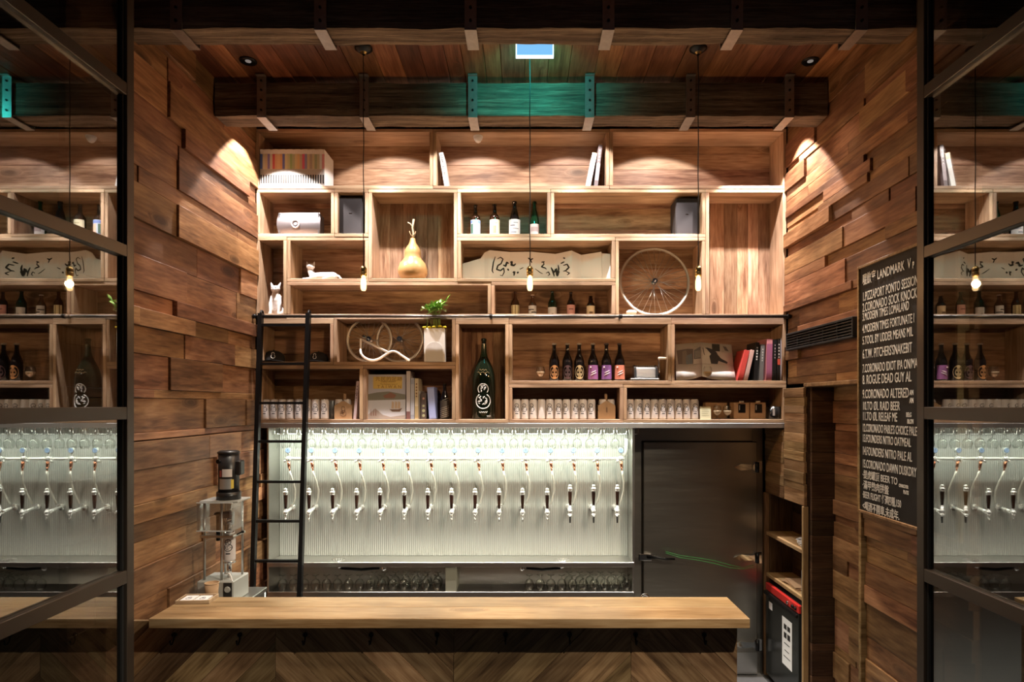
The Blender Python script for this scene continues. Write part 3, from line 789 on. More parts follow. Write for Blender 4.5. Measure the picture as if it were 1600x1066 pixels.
# taps
ords = ['first','second','third','fourth','fifth','sixth','seventh','eighth','ninth','tenth','eleventh','twelfth','thirteenth','fourteenth','fifteenth']
handlem = wood('tap_handle_wood', (.010,.004,.003), (.022,.009,.006), (.045,.018,.012), .3, .2, .01, 0, 30, .05)
TY = 5.09
def make_tap(nitro):
    r = thing('beer_tap', 'tap', 'tap')
    dz = 0.03 if nitro else 0
    MB().cyl((0,AY1-TY,.02),(0,.0,.0),.014,.014,12).cyl((0,AY1-TY,.02),(0,AY1-TY-.02,.018),.027,.027,16).build('shank', M['satin'], r)
    if not nitro:
        MB().sphere((0,-.004,0),.022,16,10).cyl((0,-.006,-.01),(.001,-.012,-.045),.012,.008,12).build('faucet', M['satin'], r)
        MB().cyl((.001,-.012,-.043),(.002,-.018,-.078),.0065,.0045,10).build('spout', M['steel'], r)
    else:
        MB().cyl((0,-.004,-.03),(0,-.004,.05),.015,.013,14).cyl((0,-.004,.012),(0,-.004,.022),.02,.02,14).cyl((0,-.004,-.022),(0,-.004,-.012),.02,.02,14).build('faucet', M['satin'], r)
        MB().cyl((0,-.004,-.03),(0,-.006,-.085),.009,.0065,10).build('spout', M['matblack'], r)
    h = MB().lathe([(.0,0),(.0095,.0),(.0115,.03),(.0145,.075),(.016,.125)],n=14)
    hd = h.build('handle', handlem, r, (0,-.006,.022+dz)); 
    fe = MB().lathe([(.013,0),(.018,.004),(.018,.010),(.0155,.013),(.0215,.020),(.0215,.028),(.016,.035),(.0115,.038),(.0155,.045),(.0145,.052),(.007,.058),(0,.060)],n=14)
    fe.build('ferrule', M['satin'], hd, (0,0,.122))
    MB().cyl((0,0,-.012),(0,0,.008),.008,.011,12).build('collar', M['satin'], hd)
    return r
tA = make_tap(False); tB = make_tap(True); usedA = usedB = False
for i, px in enumerate(tapx):
    nit = i >= 12
    if nit: t = tB if not usedB else copy_tree(tB); usedB = True
    else: t = tA if not usedA else copy_tree(tA); usedA = True
    t.location = (PX(px,TY), TY, PZ(801,TY))
    t['label'] = ('chrome stout tap with a black spout, ' if nit else 'chrome beer tap with a dark wooden handle, ') + ords[i] + ' counted from the ladder'
    t['category'] = 'tap'; t['group'] = 'taps on the fluted steel wall'

ORD29 = ords + ['sixteenth','seventeenth','eighteenth','nineteenth','twentieth'] + ['twenty-'+w for w in ords[:9]]
# hanging rack with stemmed glasses
hang0, hang1, nh = 427.0, 981.0, 29
rk = thing('glass_rack', 'row of wire hangers under the shelf for stemmed glasses', 'glass rack', (0, 5.12, ztop_))
wr = MB()
w_ = .040
wire = MB().tube([(-w_,0,0),(-w_,0,-.045),(-w_+.008,0,-.053),(w_-.008,0,-.053),(w_,0,-.045),(w_,0,0)], .003, 6).mesh('wire')
def snifter(name, up=True):
    r = thing(name, 'glass', 'glass')
    prof = [(.030,.0),(.028,.003),(.006,.007),(.0045,.03),(.008,.036),(.026,.046),(.037,.066),(.039,.085),(.034,.108),(.028,.125)]
    if not up: prof = [(a, .125-b) for a, b in prof]
    o = MB().lathe(prof[3:], n=20).build('bowl', M['glass'], r)
    MB().lathe(prof[:4], n=20).build('foot', M['glass'], r)
    return r
g0 = snifter('stemmed_glass', False); g0u = False
for i in range(nh):
    px = hang0 + (hang1-hang0)*i/(nh-1)
    obj('wire', wire, M['chrome'], rk, (PX(px+10, 5.12) if i < nh-1 else PX(px+9,5.12), 0, 0))
    g = g0 if i == 0 else copy_tree(g0)
    g.location = (PX(px, 5.12), 5.125, ztop_-.05-.125)
    g['label'] = 'clear stemmed glass hanging above the taps, %s from the ladder end' % ORD29[i]
    g['category'] = 'glass'; g['group'] = 'glasses hanging over the taps'
# upturned glasses in the steel niche
g1 = None
def low(px, Y, lab):
    global g1
    if g1 is None: g1 = snifter('upturned_glass', False); g = g1
    else: g = copy_tree(g1)
    g.location = (PX(px,Y), Y, zl+.0005); g['label'] = lab; g['category'] = 'glass'; g['group'] = 'upturned glasses in the steel niche'
k = 0
for i in range(15):
    low(441.5+17.2*i, 5.09, 'upturned glass in the front row of the steel niche, %s from the ladder' % ords[i])
for i in range(10):
    low(827+16.9*i, 5.09, 'upturned glass in the front row past the greenish divider, %s from it' % ords[i])
for i in range(7): low(585+16.6*i, 5.18, 'upturned glass in the rear row before the greenish divider, %s from the ladder' % ords[i])
for i in range(6): low(889+16.4*i, 5.18, 'upturned glass in the rear row near the steel door, %s from the divider' % ords[i])
# glass rinser arms under the sill
for (a, b, lab) in ((530,600,'ladder side'),(878,816,'steel door side')):
    y = 5.06; s = thing('drain_pipe', 'curved black and chrome drain pipe under the tap sill on the ' + lab, 'pipe', (PX(a,y), y, zsill-.03))
    dx = PX(b,y)-PX(a,y); z0 = PZ(888,y)-(zsill-.03)
    MB().tube([(0,0,0),(0,0,z0*.6),(dx*.06,0,z0),(dx*.5,0,z0-.012),(dx*.9,0,z0+.002)], .012, 10).build('hose', M['black'], s)
    MB().sphere((dx,-.005,z0+.002),.024,14,8).build('valve', M['chrome'], s); MB().cyl((0,0,0),(0,0,-.02),.022,.022,14).build('nut', M['chrome'], s)

# ================================================================ THINGS ON THE SHELVES
def ordw(n):
    base = ords + ['sixteenth','seventeenth','eighteenth','nineteenth','twentieth']
    if n <= 20: return base[n-1]
    return 'twenty-' + base[n-21] if n < 30 else 'thirtieth'
_c = {}
def cm(col, rough=.5, metal=0.0):
    k = (tuple(round(c,3) for c in col), rough, metal)
    if k not in _c: _c[k] = plain('paint_%d' % len(_c), col, rough, metal)
    return _c[k]
def remesh(mb, voxel, smooth_it=4):
    """melt overlapping blobs into one continuous surface"""
    me = mb.mesh('blob'); o = bpy.data.objects.new('blob', me); COL.objects.link(o)
    m = o.modifiers.new('r', 'REMESH'); m.mode = 'VOXEL'; m.voxel_size = voxel; m.use_smooth_shade = True
    s = o.modifiers.new('s', 'SMOOTH'); s.iterations = smooth_it; s.factor = .5
    dg = bpy.context.evaluated_depsgraph_get()
    res = bpy.data.meshes.new_from_object(o.evaluated_get(dg))
    bpy.data.objects.remove(o); bpy.data.meshes.remove(me)
    return res
def limb(mb, pts, rad, n=10):
    pts = [Vector(p) for p in pts]
    for a, b, r0, r1 in zip(pts[:-1], pts[1:], rad[:-1], rad[1:]):
        k = max(2, int((b-a).length/(.4*min(r0, r1)))+1)
        for i in range(k+1):
            t = i/k; mb.sphere(a.lerp(b, t), r0+(r1-r0)*t, n, 7)

# --- magazines
cols = [(.10,.17,.50),(.62,.58,.46),(.62,.50,.36),(.25,.20,.48),(.62,.58,.50),(.58,.10,.12),(.66,.42,.26),(.70,.48,.28),(.66,.38,.2),(.14,.16,.50),(.6,.55,.36),(.5,.5,.32),(.30,.42,.20),(.42,.44,.30),(.62,.52,.32),(.66,.46,.24),(.5,.40,.3),(.62,.12,.22),(.28,.28,.5),(.6,.5,.34),(.4,.34,.3),(.55,.5,.34),(.33,.38,.26),(.5,.48,.36),(.62,.66,.70),(.66,.30,.36)]
cn = ['blue','cream','sand','violet','ivory','red','orange','apricot','rust','navy','straw','olive','green','moss','buff','amber','taupe','crimson','slate','tan','brown','khaki','sage','beige','pale blue','pink']
n = len(cols); y0 = YS+.004
for i in range(n):
    w = (507-406.3)/n; xa = PX(406.3+w*i, y0)+.0004; xb = PX(406.3+w*(i+1), y0)-.0004; H = (.298, .296, .2975)[i % 3]
    r = thing('magazine', 'slim magazine with %s spine band, %s from the ladder wall in the row' % (cn[i], ordw(i+1)), 'magazine', ((xa+xb)/2, y0, SH[1]), 0, 'magazines on the top shelf')
    hw = (xb-xa)/2
    MB().box(-hw,hw,.0015,.235,0,H).build('pages', M['paper'], r)
    MB().box(-hw,hw,0,.0014,H*.46,H*.87).build('spine_band', cm(cols[i], .45), r)
    MB().box(-hw,hw,0,.0014,H*.02,H*.455).build('spine', cm((.42,.40,.39), .5), r)
    MB().box(-hw*.6,hw*.6,-.0006,0,H*.06,H*.30).build('spine_title', M['ink'], r)

def book(name, label, px0, px1, Y, z, H, depth, col, lean=0.0, tilt_about='l', text=None, tcol=None, grp=None, tsize=.02, band=None, pages=True):
    """book standing with its spine to the front; lean in radians about the y axis"""
    xa, xb = PX(px0, Y), PX(px1, Y); w = xb-xa
    r = thing(name, label, 'book', (xa if lean >= 0 else xb, Y, z), 0, grp)
    r.rotation_euler = (0, lean, 0)
    x0, x1 = (0, w) if lean >= 0 else (-w, 0)
    c = MB().cbox(x0,x1,0,.006,0,H,.0012).box(x0,x0+.002,.004,depth,0,H).box(x1-.002,x1,.004,depth,0,H).build('cover', cm(col,.4), r)
    MB().box(x0+.002,x1-.002,.006,depth-.003,.003,H-.003).build('pages', M['paper'], r)
    if band: MB().box(x0+.0005,x1-.0005,-.0008,0,H*band[0],H*band[1]).build('spine_band', cm(band[2],.4), r)
    if text == 'marks':
        for k_ in range(5): MB().box((x0+x1)/2-tsize*.22,(x0+x1)/2+tsize*.22,-.0014,0,H*(.86-.075*k_)-.006-.003*(k_%2),H*(.86-.075*k_)+.006).build('spine_print', cm(tcol,.5), r)
    elif text: lettering(text, tsize, cm(tcol,.5), r, ((x0+x1)/2-tsize*.33, -.0016, H*.93), (PI/2, PI/2, 0), 1.0, 'spine_lettering')
    return r
# leaning books in box 2 (left one leans its head towards the box side)
book('leaning_book','white-spined grey book leaning against the side at the detector end',694.5,701,5.02,SH[2]+.0006,.285,.21,(.70,.68,.68),-.165,'r','PARK SEO-BO',(.05,.05,.05),None,.030,(0,.001,(.7,.7,.7)))
book('leaning_book','white book leaning right with a cream top beside the dark book',915,922.5,5.02,SH[2]+.0006,.285,.2,(.78,.76,.74),.20,'l',None,None,None,.02,(.82,1.0,(.72,.58,.36)))
book('leaning_book','mottled dark and silver book leaning right against the box side',928,934,5.02,SH[2]+.0006,.345,.2,(.20,.16,.17),.115,'l','marks',(.7,.66,.66),None,.02,(.15,.55,(.42,.36,.38)))

# --- loudspeakers
def box_speaker(px0,px1,py0,Y,key,depth,label):
    xa,xb = PX(px0,Y),PX(px1,Y); H = PZ(py0,Y)-SH[key]
    r = thing('loudspeaker', label, 'speaker', ((xa+xb)/2, Y, SH[key])); hw = (xb-xa)/2
    MB().cbox(-hw,hw,.012,depth,0,H,.006).build('cabinet', cm((.03,.026,.028),.6), r)
    MB().cbox(-hw+.002,hw-.002,0,.0115,.003,H-.003,.008).build('grille', plain('speaker_cloth', (.030,.026,.029), .8, 0, .3, .25, 300), r)
    MB().box(-.012,.012,-.001,0,H*.55,H*.57).build('badge', M['chrome'], r)
    return r
box_speaker(529.5,566,307.5,5.03,5,.2,'black box loudspeaker filling the narrow box below the magazines')
box_speaker(1056.5,1091,309,5.05,8,.2,'charcoal box loudspeaker at the end of the otherwise empty box')
Y = 5.05; xa,xb = PX(433.5,Y),PX(497,Y); H = PZ(330,Y)-SH[4]
r = thing('rounded_speaker', 'silver speaker with a bulging mesh front lying on its side', 'speaker', ((xa+xb)/2, Y, SH[4])); hw = (xb-xa)/2
prof = [(0.03+.10*math.sin(PI*(k/12)), 0) for k in range(13)]
mb = MB(); NN = 16; MMm = 10; rows_ = []
for k in range(NN+1):
    u = -1+2*k/NN
    for j in range(MMm+1):
        v = j/MMm
        bul = .055*(1-u*u*.25)*(math.sin(PI*(.08+.84*v)))
        mb.v.append((u*(hw+.012*math.sin(PI*v)), .055-bul, v*H))
for k in range(NN):
    for j in range(MMm):
        a = k*(MMm+1)+j; mb.f.append((a, a+MMm+1, a+MMm+2, a+1)); mb.sm.append(True)
gm = plain('silver_mesh', (.22,.205,.22), .38, .7, .5, .2, 400, .15)
mb.build('grille', gm, r)
MB().cbox(-hw+.012,hw-.012,.05,.18,0,H,.02).build('cabinet', cm((.12,.11,.12),.5), r)
MB().torus((-.02*1,-.0005,H*.47),.030,.006,'y',28,6).build('badge_ring', cm((.55,.52,.55),.35,.6), r)
MB().cyl((-.02,.003,H*.47),(-.02,-.002,H*.47),.013,.011,16).build('badge', cm((.5,.47,.5),.35,.6), r)
for sx in (-1,1): MB().cbox(sx*(hw-.004)-.006,sx*(hw-.004)+.006,.02,.15,.0,H*.97,.004).build('end_cap', cm((.06,.055,.06),.5), r)

# --- gourd
Y = 5.12; s = Y/F
r = thing('bottle_gourd', 'dried tan bottle gourd with a twisted stem and twine', 'gourd', (PX(645,Y), Y, SH[6]))
gm_ = plain('gourd_skin', (.42,.235,.095), .32, 0, .5, .18, 14)
MB().lathe([(0,0),(12*s,0),(18*s,3*s),(22.5*s,11*s),(23*s,18*s),(20*s,27*s),(15*s,33*s),(12.8*s,37*s),(13*s,42*s),(12.3*s,48*s),(9*s,54*s),(5.5*s,59*s),(4.4*s,64*s),(3.6*s,67*s),(0,67.5*s)],n=32).build('body', gm_, r)
MB().tube([(0,0,66*s),(1*s,0,75*s),(-.5*s,0,84*s),(1.5*s,0,97*s)],[.009,.007,.007,.009],8).tube([(0,0,84*s),(-4*s,0,90*s),(-8*s,0,92*s)],.0045,6).build('stem', cm((.55,.42,.26),.8), r)
MB().tube([(5*s*math.cos(a),-.002+4*s*math.sin(a),(74+4*math.cos(a*2))*s) for a in [2*PI*k/20 for k in range(20)]],.002,5,True).build('twine', cm((.45,.30,.17),.9), r)

# --- bottles
def bottle(name, label, px, py, Y, key, R_px, col, lab=None, capc=None, grp=None, shape='long', rough=.06, extra=None):
    s = Y/F; H = PZ(py, Y)-SH[key]; R = R_px*s
    r = thing(name, label, 'bottle', (PX(px,Y), Y, SH[key]), 0, grp)
    if shape == 'long':   prof = [(0,.0),(.9,.0),(1,.015),(1,.50),(.97,.54),(.80,.62),(.55,.70),(.42,.76),(.36,.86),(.34,.95),(.42,.955),(.42,.985),(.34,1.0),(0,1.0)]
    elif shape == 'shoulder': prof = [(0,0),(.9,0),(1,.015),(1,.56),(.95,.61),(.72,.67),(.46,.71),(.38,.76),(.34,.95),(.42,.955),(.42,.985),(0,1.0)]
    elif shape == 'stubby': prof = [(0,0),(.9,0),(1,.02),(1,.52),(.86,.62),(.6,.70),(.5,.74),(.52,.80),(.52,.86),(.40,.90),(.40,1.0),(0,1.0)]
    else:                 prof = [(0,0),(.92,0),(1,.02),(.98,.30),(.85,.52),(.58,.70),(.38,.80),(.33,.93),(.42,.94),(.42,.985),(0,1.0)]
    MB().lathe([(a*R, b*H) for a, b in prof], n=22).build('body', cm(col, rough), r)
    if capc: MB().lathe([(0,H*1.012),(.36*R,H*1.012),(.47*R,H*.995),(.47*R,H*.962),(.40*R,H*.96)], n=16).build('cap', cm(capc,.35,.3), r)
    if lab:
        z0, z1, c, kind = lab
        lb = MB().lathe([(R*1.012,H*z0),(R*1.012,H*z1)], n=16, a0=PI*1.06, a1=PI*1.94)
        if kind == 'round':
            lb = MB(); zc, rz = H*(z0+z1)/2, H*(z1-z0)/2; m = 20; ang = .95
            lb.v = [(0,-R*1.012,zc)] + [(R*1.012*math.sin(ang*math.cos(2*PI*k/m)), -R*1.012*math.cos(ang*math.cos(2*PI*k/m)), zc+rz*math.sin(2*PI*k/m)) for k in range(m)]
            lb.f = [(0,1+k,1+(k+1)%m) for k in range(m)]; lb.sm = [True]*m
        lo = lb.build('label', c if not isinstance(c, tuple) else cm(c,.6), r)
        if extra:
            for (za, zb_, aa, ab, ec) in extra:
                MB().lathe([(R*1.022,H*za),(R*1.022,H*zb_)], n=8, a0=PI*(1.5-aa), a1=PI*(1.5+ab)).build('print', cm(ec,.6), lo)
    return r
AMB, DG, BLK = (.016,.006,.003), (.006,.030,.012), (.008,.006,.006)
G7, G15, G19 = 'bottles with pale labels on the upper shelf', 'small bottles behind the rail', 'dark bottles with coloured labels'
bottle('beer_bottle','brown bottle with a blue, white and green picture label',743,320,5.14,7,7.6,AMB,(.04,.52,(.42,.50,.62),'r'),None,G7,'shoulder',.05,[(.10,.40,.02,.28,(.70,.45,.34)),(.04,.12,.4,.4,(.08,.10,.42)),(.42,.50,.4,.4,(.12,.20,.55)),(.12,.40,.35,-.12,(.05,.12,.10))])
bottle('beer_bottle','brown bottle with a cream label bearing a small oval print',773,319,5.14,7,8,AMB,(.02,.52,(.58,.53,.38),'r'),None,G7,'shoulder',.05,[(.12,.34,.10,.10,(.20,.18,.13)),(.40,.43,.16,.16,(.35,.30,.18))])
bottle('beer_bottle','tall tapered bottle with a white scribbled label',804,314.5,5.14,7,8.8,BLK,(.02,.48,(.66,.63,.64),'r'),None,G7,'taper',.05,[(.12,.15,.22,.1,(.2,.2,.25)),(.22,.24,.1,.25,(.2,.2,.25)),(.30,.33,.25,.02,(.2,.2,.25)),(.38,.40,.05,.2,(.2,.2,.25))])
bottle('beer_bottle','green tapered bottle with a low white label and foil neck',835,314.5,5.14,7,7.6,DG,(.02,.36,(.66,.58,.58),'r'),None,G7,'taper',.05,[(.16,.28,.25,.25,(.42,.32,.33))])
bottle('beer_bottle','slim amber bottle with a gold striped label',805,456,5.13,15,6.2,(.05,.018,.008),(.02,.44,(.62,.52,.30),'r'),None,G15,'long',.06,[(.03,.43,.30,-.22,(.20,.13,.05)),(.03,.43,.02,.06,(.25,.17,.07)),(.03,.43,-.24,.30,(.2,.13,.05))])
bottle('beer_bottle','amber bottle with a black and white zigzag label',832,461,5.13,15,6.2,(.09,.04,.02),(.02,.48,(.62,.58,.57),'r'),(.5,.42,.38),G15,'long',.08,[(.26,.32,.4,.1,(.06,.05,.05)),(.14,.2,.1,.4,(.06,.05,.05)),(.03,.09,.3,-.05,(.06,.05,.05))])
bottle('beer_bottle','dark green bottle with a plain white square label',863,455,5.13,15,6.8,(.010,.018,.008),(.02,.34,(.62,.58,.58),'r'),None,G15,'long',.06,[(.03,.10,.07,.07,(.25,.22,.22))])
bottle('beer_bottle','dark bottle with a pink arched label',892,456.5,5.13,15,6.3,AMB,(.02,.46,(.62,.30,.27),'r'),None,G15,'long',.06,[(.26,.30,.18,.18,(.14,.05,.06))])
b = bottle('beer_bottle','short stubby swing-top bottle with a cream label in bold capitals',923,463,5.13,15,6.6,AMB,(.02,.50,(.70,.56,.38),'r'),None,G15,'stubby',.06)
lettering('EBS', .022, cm((.12,.06,.03),.6), b, (0,-.0375,.018), FRONT, .9, 'label_lettering', 'CENTER', .0008)
six = [(866,(.50,.22,.07),'round','a round orange label'),(886.5,(.085,.035,.035),'round','a round maroon label'),(905,(.55,.40,.20),'round','a round tan label'),(926.5,(.26,.09,.24),'r','a square mauve label'),(947.5,(.20,.08,.26),'r','a square deep purple label'),(968,(.58,.20,.13),'r','a square orange-red label')]
for px, c, k, d_ in six:
    b = bottle('dark_beer_bottle','black beer bottle with ' + d_, px, 537, 5.10, 19, 8.0, BLK, (.05,.42,c,k), (.50,.44,.40) if px < 930 else (.10,.08,.08), G19, 'long', .05)
    R = 8.0*5.1/F
    if k == 'r':
        lab = [o for o in b.children if o.name.startswith('label')][0]
        for q in range(2): MB().tube([(R*1.03*math.sin(t), -R*1.03*math.cos(t), .30*(.15+.06*q+.07*(t+.6))) for t in (-.6+.1*q,-.2,.2,.6-.1*q)], [.002,.004,.003,.0015], 6).build('print', cm((.75,.62,.62),.6), lab)
        MB().sphere((-R*.55,-R*.88,.112),.007,8,6).build('print', cm((.8,.6,.55),.6), lab)
    else:
        lab = [o for o in b.children if o.name.startswith('label')][0]
        q_ = MB(); m_ = 18; q_.v = [(0,-R*1.03,.071)] + [(R*1.03*math.sin(.62*math.cos(2*PI*k2/m_)), -R*1.03*math.cos(.62*math.cos(2*PI*k2/m_)), .071+.034*math.sin(2*PI*k2/m_)) for k2 in range(m_)]; q_.f = [(0,1+k2,1+(k2+1)%m_) for k2 in range(m_)]; q_.sm = [True]*m_
        q_.build('print', cm([x*.6 for x in c],.6), lab)
# patterned bottle in the picture book box
b = bottle('patterned_bottle','tapered bottle covered in white slanted writing beside the blue box',695,599,5.12,22,7.4,BLK,(.04,.52,(.10,.09,.085),'r'),None,None,'taper',.06)
lab = [o for o in b.children if o.name.startswith('label')][0]
R = 7.4*5.12/F
for q in range(10):
    z = .018+.016*q; f_ = 1.03*(1-.25*max(0,(z-.08))/.1)
    MB().tube([(R*f_*math.sin(t), -R*f_*math.cos(t), z+.012*t+.002*math.sin(t*14+q)) for t in [-1.1+2.2*k/10 for k in range(11)]], .0022, 5).build('print', cm((.6,.55,.48),.6), lab)
# giant bottle
Y = 5.11; s = Y/F; z0 = SH[18]
r = thing('giant_bottle', 'giant dark green bottle with a white gourd emblem on its front', 'bottle', (PX(756,Y), Y, z0))
H = PZ(529,Y)-z0
MB().lathe([(0,0),(16.5*s,0),(18*s,2*s),(18*s,60*s),(17*s,70*s),(14*s,80*s),(9.5*s,90*s),(6*s,97*s),(4.4*s,104*s),(3.6*s,118*s),(3.6*s,H-4*s),(4.4*s,H-4*s),(4.4*s,H-1*s),(3.4*s,H),(0,H)],n=36).build('body', cm((.006,.011,.006),.05), r)
MB().lathe([(6.15*s,97*s),(4.55*s,104*s),(3.75*s,117*s)],n=24).build('neck_sleeve', cm((.012,.03,.014),.12), r)
def on_bottle(u, z, R=18.15*s): return (R*math.sin(u/R), -R*math.cos(u/R), z)
emb = MB(); c1, r1, c2, r2 = 46.5*s, 8*s, 28*s, 11.5*s
def ring_pts(zc, rr, a0, a1, m=22): return [on_bottle(rr*math.cos(a0+(a1-a0)*k/m), zc+rr*math.sin(a0+(a1-a0)*k/m)) for k in range(m+1)]
emb.tube(ring_pts(c1,r1,-.75,PI+.75),.0042,6).tube(ring_pts(c2,r2,PI*.5+.52,PI*2.5-.52),.0042,6)
er = random.Random(8)
for zc, rr, m in ((c1,r1*.86,8),(c2,r2*.86,14)):
    for k in range(m):
        a = er.uniform(0,2*PI); q = rr*math.sqrt(er.random())*.8; x_, z_ = q*math.cos(a), q*math.sin(a); b_ = er.uniform(0,PI); l_ = er.uniform(.012,.03)
        emb.tube([on_bottle(x_+l_*t*math.cos(b_+t), zc+z_+l_*t*math.sin(b_+t)) for t in (-.5,-.2,.1,.5)],.0034,5)
emb.build('emblem', cm((.72,.70,.70),.6), r)
pr = MB()
for zc, ln in ((72*s,.05),(76*s,.03)):
    pr.tube([on_bottle(-ln+2*ln*k/8, zc+.006*math.sin(k*2.1)) for k in range(9)],.0028,5)
pr.build('signature', cm((.70,.60,.42),.6), r)
MB().tube([on_bottle(-.035+.07*k/14, 11*s+.006*math.sin(k*1.9)) for k in range(15)],.0022,5).build('signature', cm((.7,.68,.66),.6), r)
MB().tube([on_bottle(.03+.035*k/8, 5*s+.005*math.sin(k*2.1)) for k in range(9)],.002,5).build('signature', cm((.7,.68,.66),.6), r)

# --- cans
canm_, nt, bs = newmat('printed_white_can')
tc = N(nt,'ShaderNodeTexCoord'); sp = N(nt,'ShaderNodeSeparateXYZ'); L(nt, tc.outputs['Object'], sp.inputs[0])
def sdf(zc, rr):
    v = N(nt,'ShaderNodeCombineXYZ'); L(nt, sp.outputs[0], v.inputs[0]); L(nt, math_(nt,'SUBTRACT',sp.outputs[2],zc), v.inputs[1])
    ln = N(nt,'ShaderNodeVectorMath',operation='LENGTH'); L(nt, v.outputs[0], ln.inputs[0])
    return math_(nt,'SUBTRACT',ln.outputs['Value'],rr)
dmin = math_(nt,'MINIMUM', sdf(.113,.0155), sdf(.082,.021))
line = math_(nt,'LESS_THAN', math_(nt,'ABSOLUTE',dmin), .0022)
inside = math_(nt,'LESS_THAN', dmin, -.002)
nz = N(nt,'ShaderNodeTexNoise'); nz.inputs['Scale'].default_value = 85; nz.inputs['Detail'].default_value = 1; L(nt, tc.outputs['Object'], nz.inputs['Vector'])
squig = math_(nt,'LESS_THAN', math_(nt,'ABSOLUTE', math_(nt,'SUBTRACT',nz.outputs['Fac'],.5)), .035)
txt = math_(nt,'MULTIPLY', math_(nt,'LESS_THAN', math_(nt,'ABSOLUTE',math_(nt,'SUBTRACT',sp.outputs[2],.047)), .004), math_(nt,'LESS_THAN', math_(nt,'ABSOLUTE',sp.outputs[0]), .012))
pm = math_(nt,'MAXIMUM', math_(nt,'MAXIMUM', line, math_(nt,'MULTIPLY',inside,squig)), txt)
pm = math_(nt,'MULTIPLY', pm, math_(nt,'LESS_THAN', sp.outputs[1], 0))
L(nt, mixc(nt, pm, (.66,.61,.60), (.06,.055,.06)), bs.inputs['Base Color']); bs.inputs['Roughness'].default_value = .42
can_body = MB().lathe([(.0,.0),(.026,.0),(.0325,.007),(.033,.012),(.033,.146),(.0295,.158),(.0265,.163)], n=24).mesh('can')
can_body.materials.append(canm_)
can_lid = MB().lathe([(.0268,.163),(.0275,.166),(.025,.166),(.024,.162),(.0,.162)], n=24).mesh('lid'); can_lid.materials.append(cm((.62,.62,.63),.25,.9))
def can(px, Y, key, label, grp, turn=0.0, sc=1.0):
    r = thing('beer_can', label, 'can', (PX(px,Y), Y, SH[key]), turn, grp); r.scale = (sc,sc,sc)
    obj('can_body', can_body, None, r); obj('lid', can_lid, None, r); return r
cr = random.Random(21)
for i, px in enumerate((416,428.7,441.4,453.9,467.2,480.2,493.5,507.6)):
    can(px, 5.07, 21, 'white printed can behind the ladder, %s from the wall' % ordw(i+1), 'cans behind the ladder', cr.uniform(-.25,.25))
for i, px in enumerate((807.4,820.2,833.2,846,859,872,885,898,911,924)):
    can(px, 5.06, 23, 'white printed can between the giant bottle and the carton, %s from the bottle' % ordw(i+1), 'cans in the middle row', cr.uniform(-.5,.5) if i != 3 else 2.6)
for i, px in enumerate((984.5,997,1009.6,1022.2,1034.8,1047.4,1060,1072.6,1085.2)):
    can(px, 5.06, 24, 'white printed can in the row below the bottles and pasta machine, %s from the carton' % ordw(i+1), 'cans in the end row', (.1,.45)[i % 2]*(-1 if cr.random() < .5 else 1))
for i, px in enumerate((515.5,)):
    r = thing('tin', 'plain grey tin beside the eighth can behind the ladder', 'tin', (PX(519,5.14),5.14,SH[21]))
    MB().lathe([(0,0),(.03,0),(.033,.004),(.033,.15),(.031,.155),(0,.155)],n=20).build('body', cm((.28,.31,.34),.35,.6), r)
    MB().lathe([(.033,.148),(.0345,.149),(.0345,.155),(.031,.157)],n=20).build('rim', cm((.4,.42,.45),.3,.7), r)

# --- kraft carriers with a house gable and a hang tab
def carrier(px0,px1,Y,key,label,emblem):
    xa,xb = PX(px0,Y),PX(px1,Y); w = xb-xa; z = SH[key]
    r = thing('can_carrier', label, 'carton', ((xa+xb)/2, Y, z)); hw = w/2
    sh, ph, tz = .112, .148, .235
    f = MB().prism([(-hw,0),(hw,0),(hw,sh),(.012,ph),(-.012,ph),(-hw,sh)],'y',0,.003).build('front_panel', M['kraft'], r)
    MB().prism([(-hw,0),(hw,0),(hw,sh),(.012,ph),(-.012,ph),(-hw,sh)],'y',.11,.113).build('rear_panel', M['kraft'], r)
    MB().box(-hw,-hw+.003,.003,.11,0,sh*.6).box(hw-.003,hw,.003,.11,0,sh*.6).box(-hw,hw,.003,.11,0,.003).build('tray', M['kraft'], r)
    MB().box(-.010,.010,.045,.052,.10,.21).build('handle', M['kraft'], r)
    if emblem:
        e = MB().torus((0,-.001,.050),.024,.0016,'y',24,5).torus((0,-.001,.088),.016,.0016,'y',20,5)
        for k in range(9):
            a = er.uniform(0,6.28); q = er.uniform(0,.017); e.tube([(q*math.cos(a)-.006,-.001,.052+q*math.sin(a)),(q*math.cos(a)+.006,-.001,.056+q*math.sin(a))],.0014,5)
        e.build('emblem', cm((.16,.09,.06),.8), f)
    else:
        lettering('啜\n飲\n室', .014, cm((.12,.07,.05),.8), f, (0,-.0005,.085), FRONT, 1, 'lettering', 'CENTER')
    return r
carrier(522.5,550,5.05,21,'house-shaped brown card carrier with a printed gourd behind the ladder rungs',True)
carrier(934.5,961.5,5.05,23,'house-shaped brown card carrier at the end of the middle can row',False)
for px, key, lab in ((529.5,21,'white can inside the carrier with the gourd print, ladder side'),(542.5,21,'white can inside the carrier with the gourd print, book side'),(941.5,23,'white can inside the plain carrier, nearer the giant bottle'),(954.3,23,'white can inside the plain carrier, farther from the giant bottle')):
    c = can(px, 5.105, key, lab, 'cans in the card carriers', 0, .98); c.location.z += .0035; c.rotation_euler = (0,0,0)

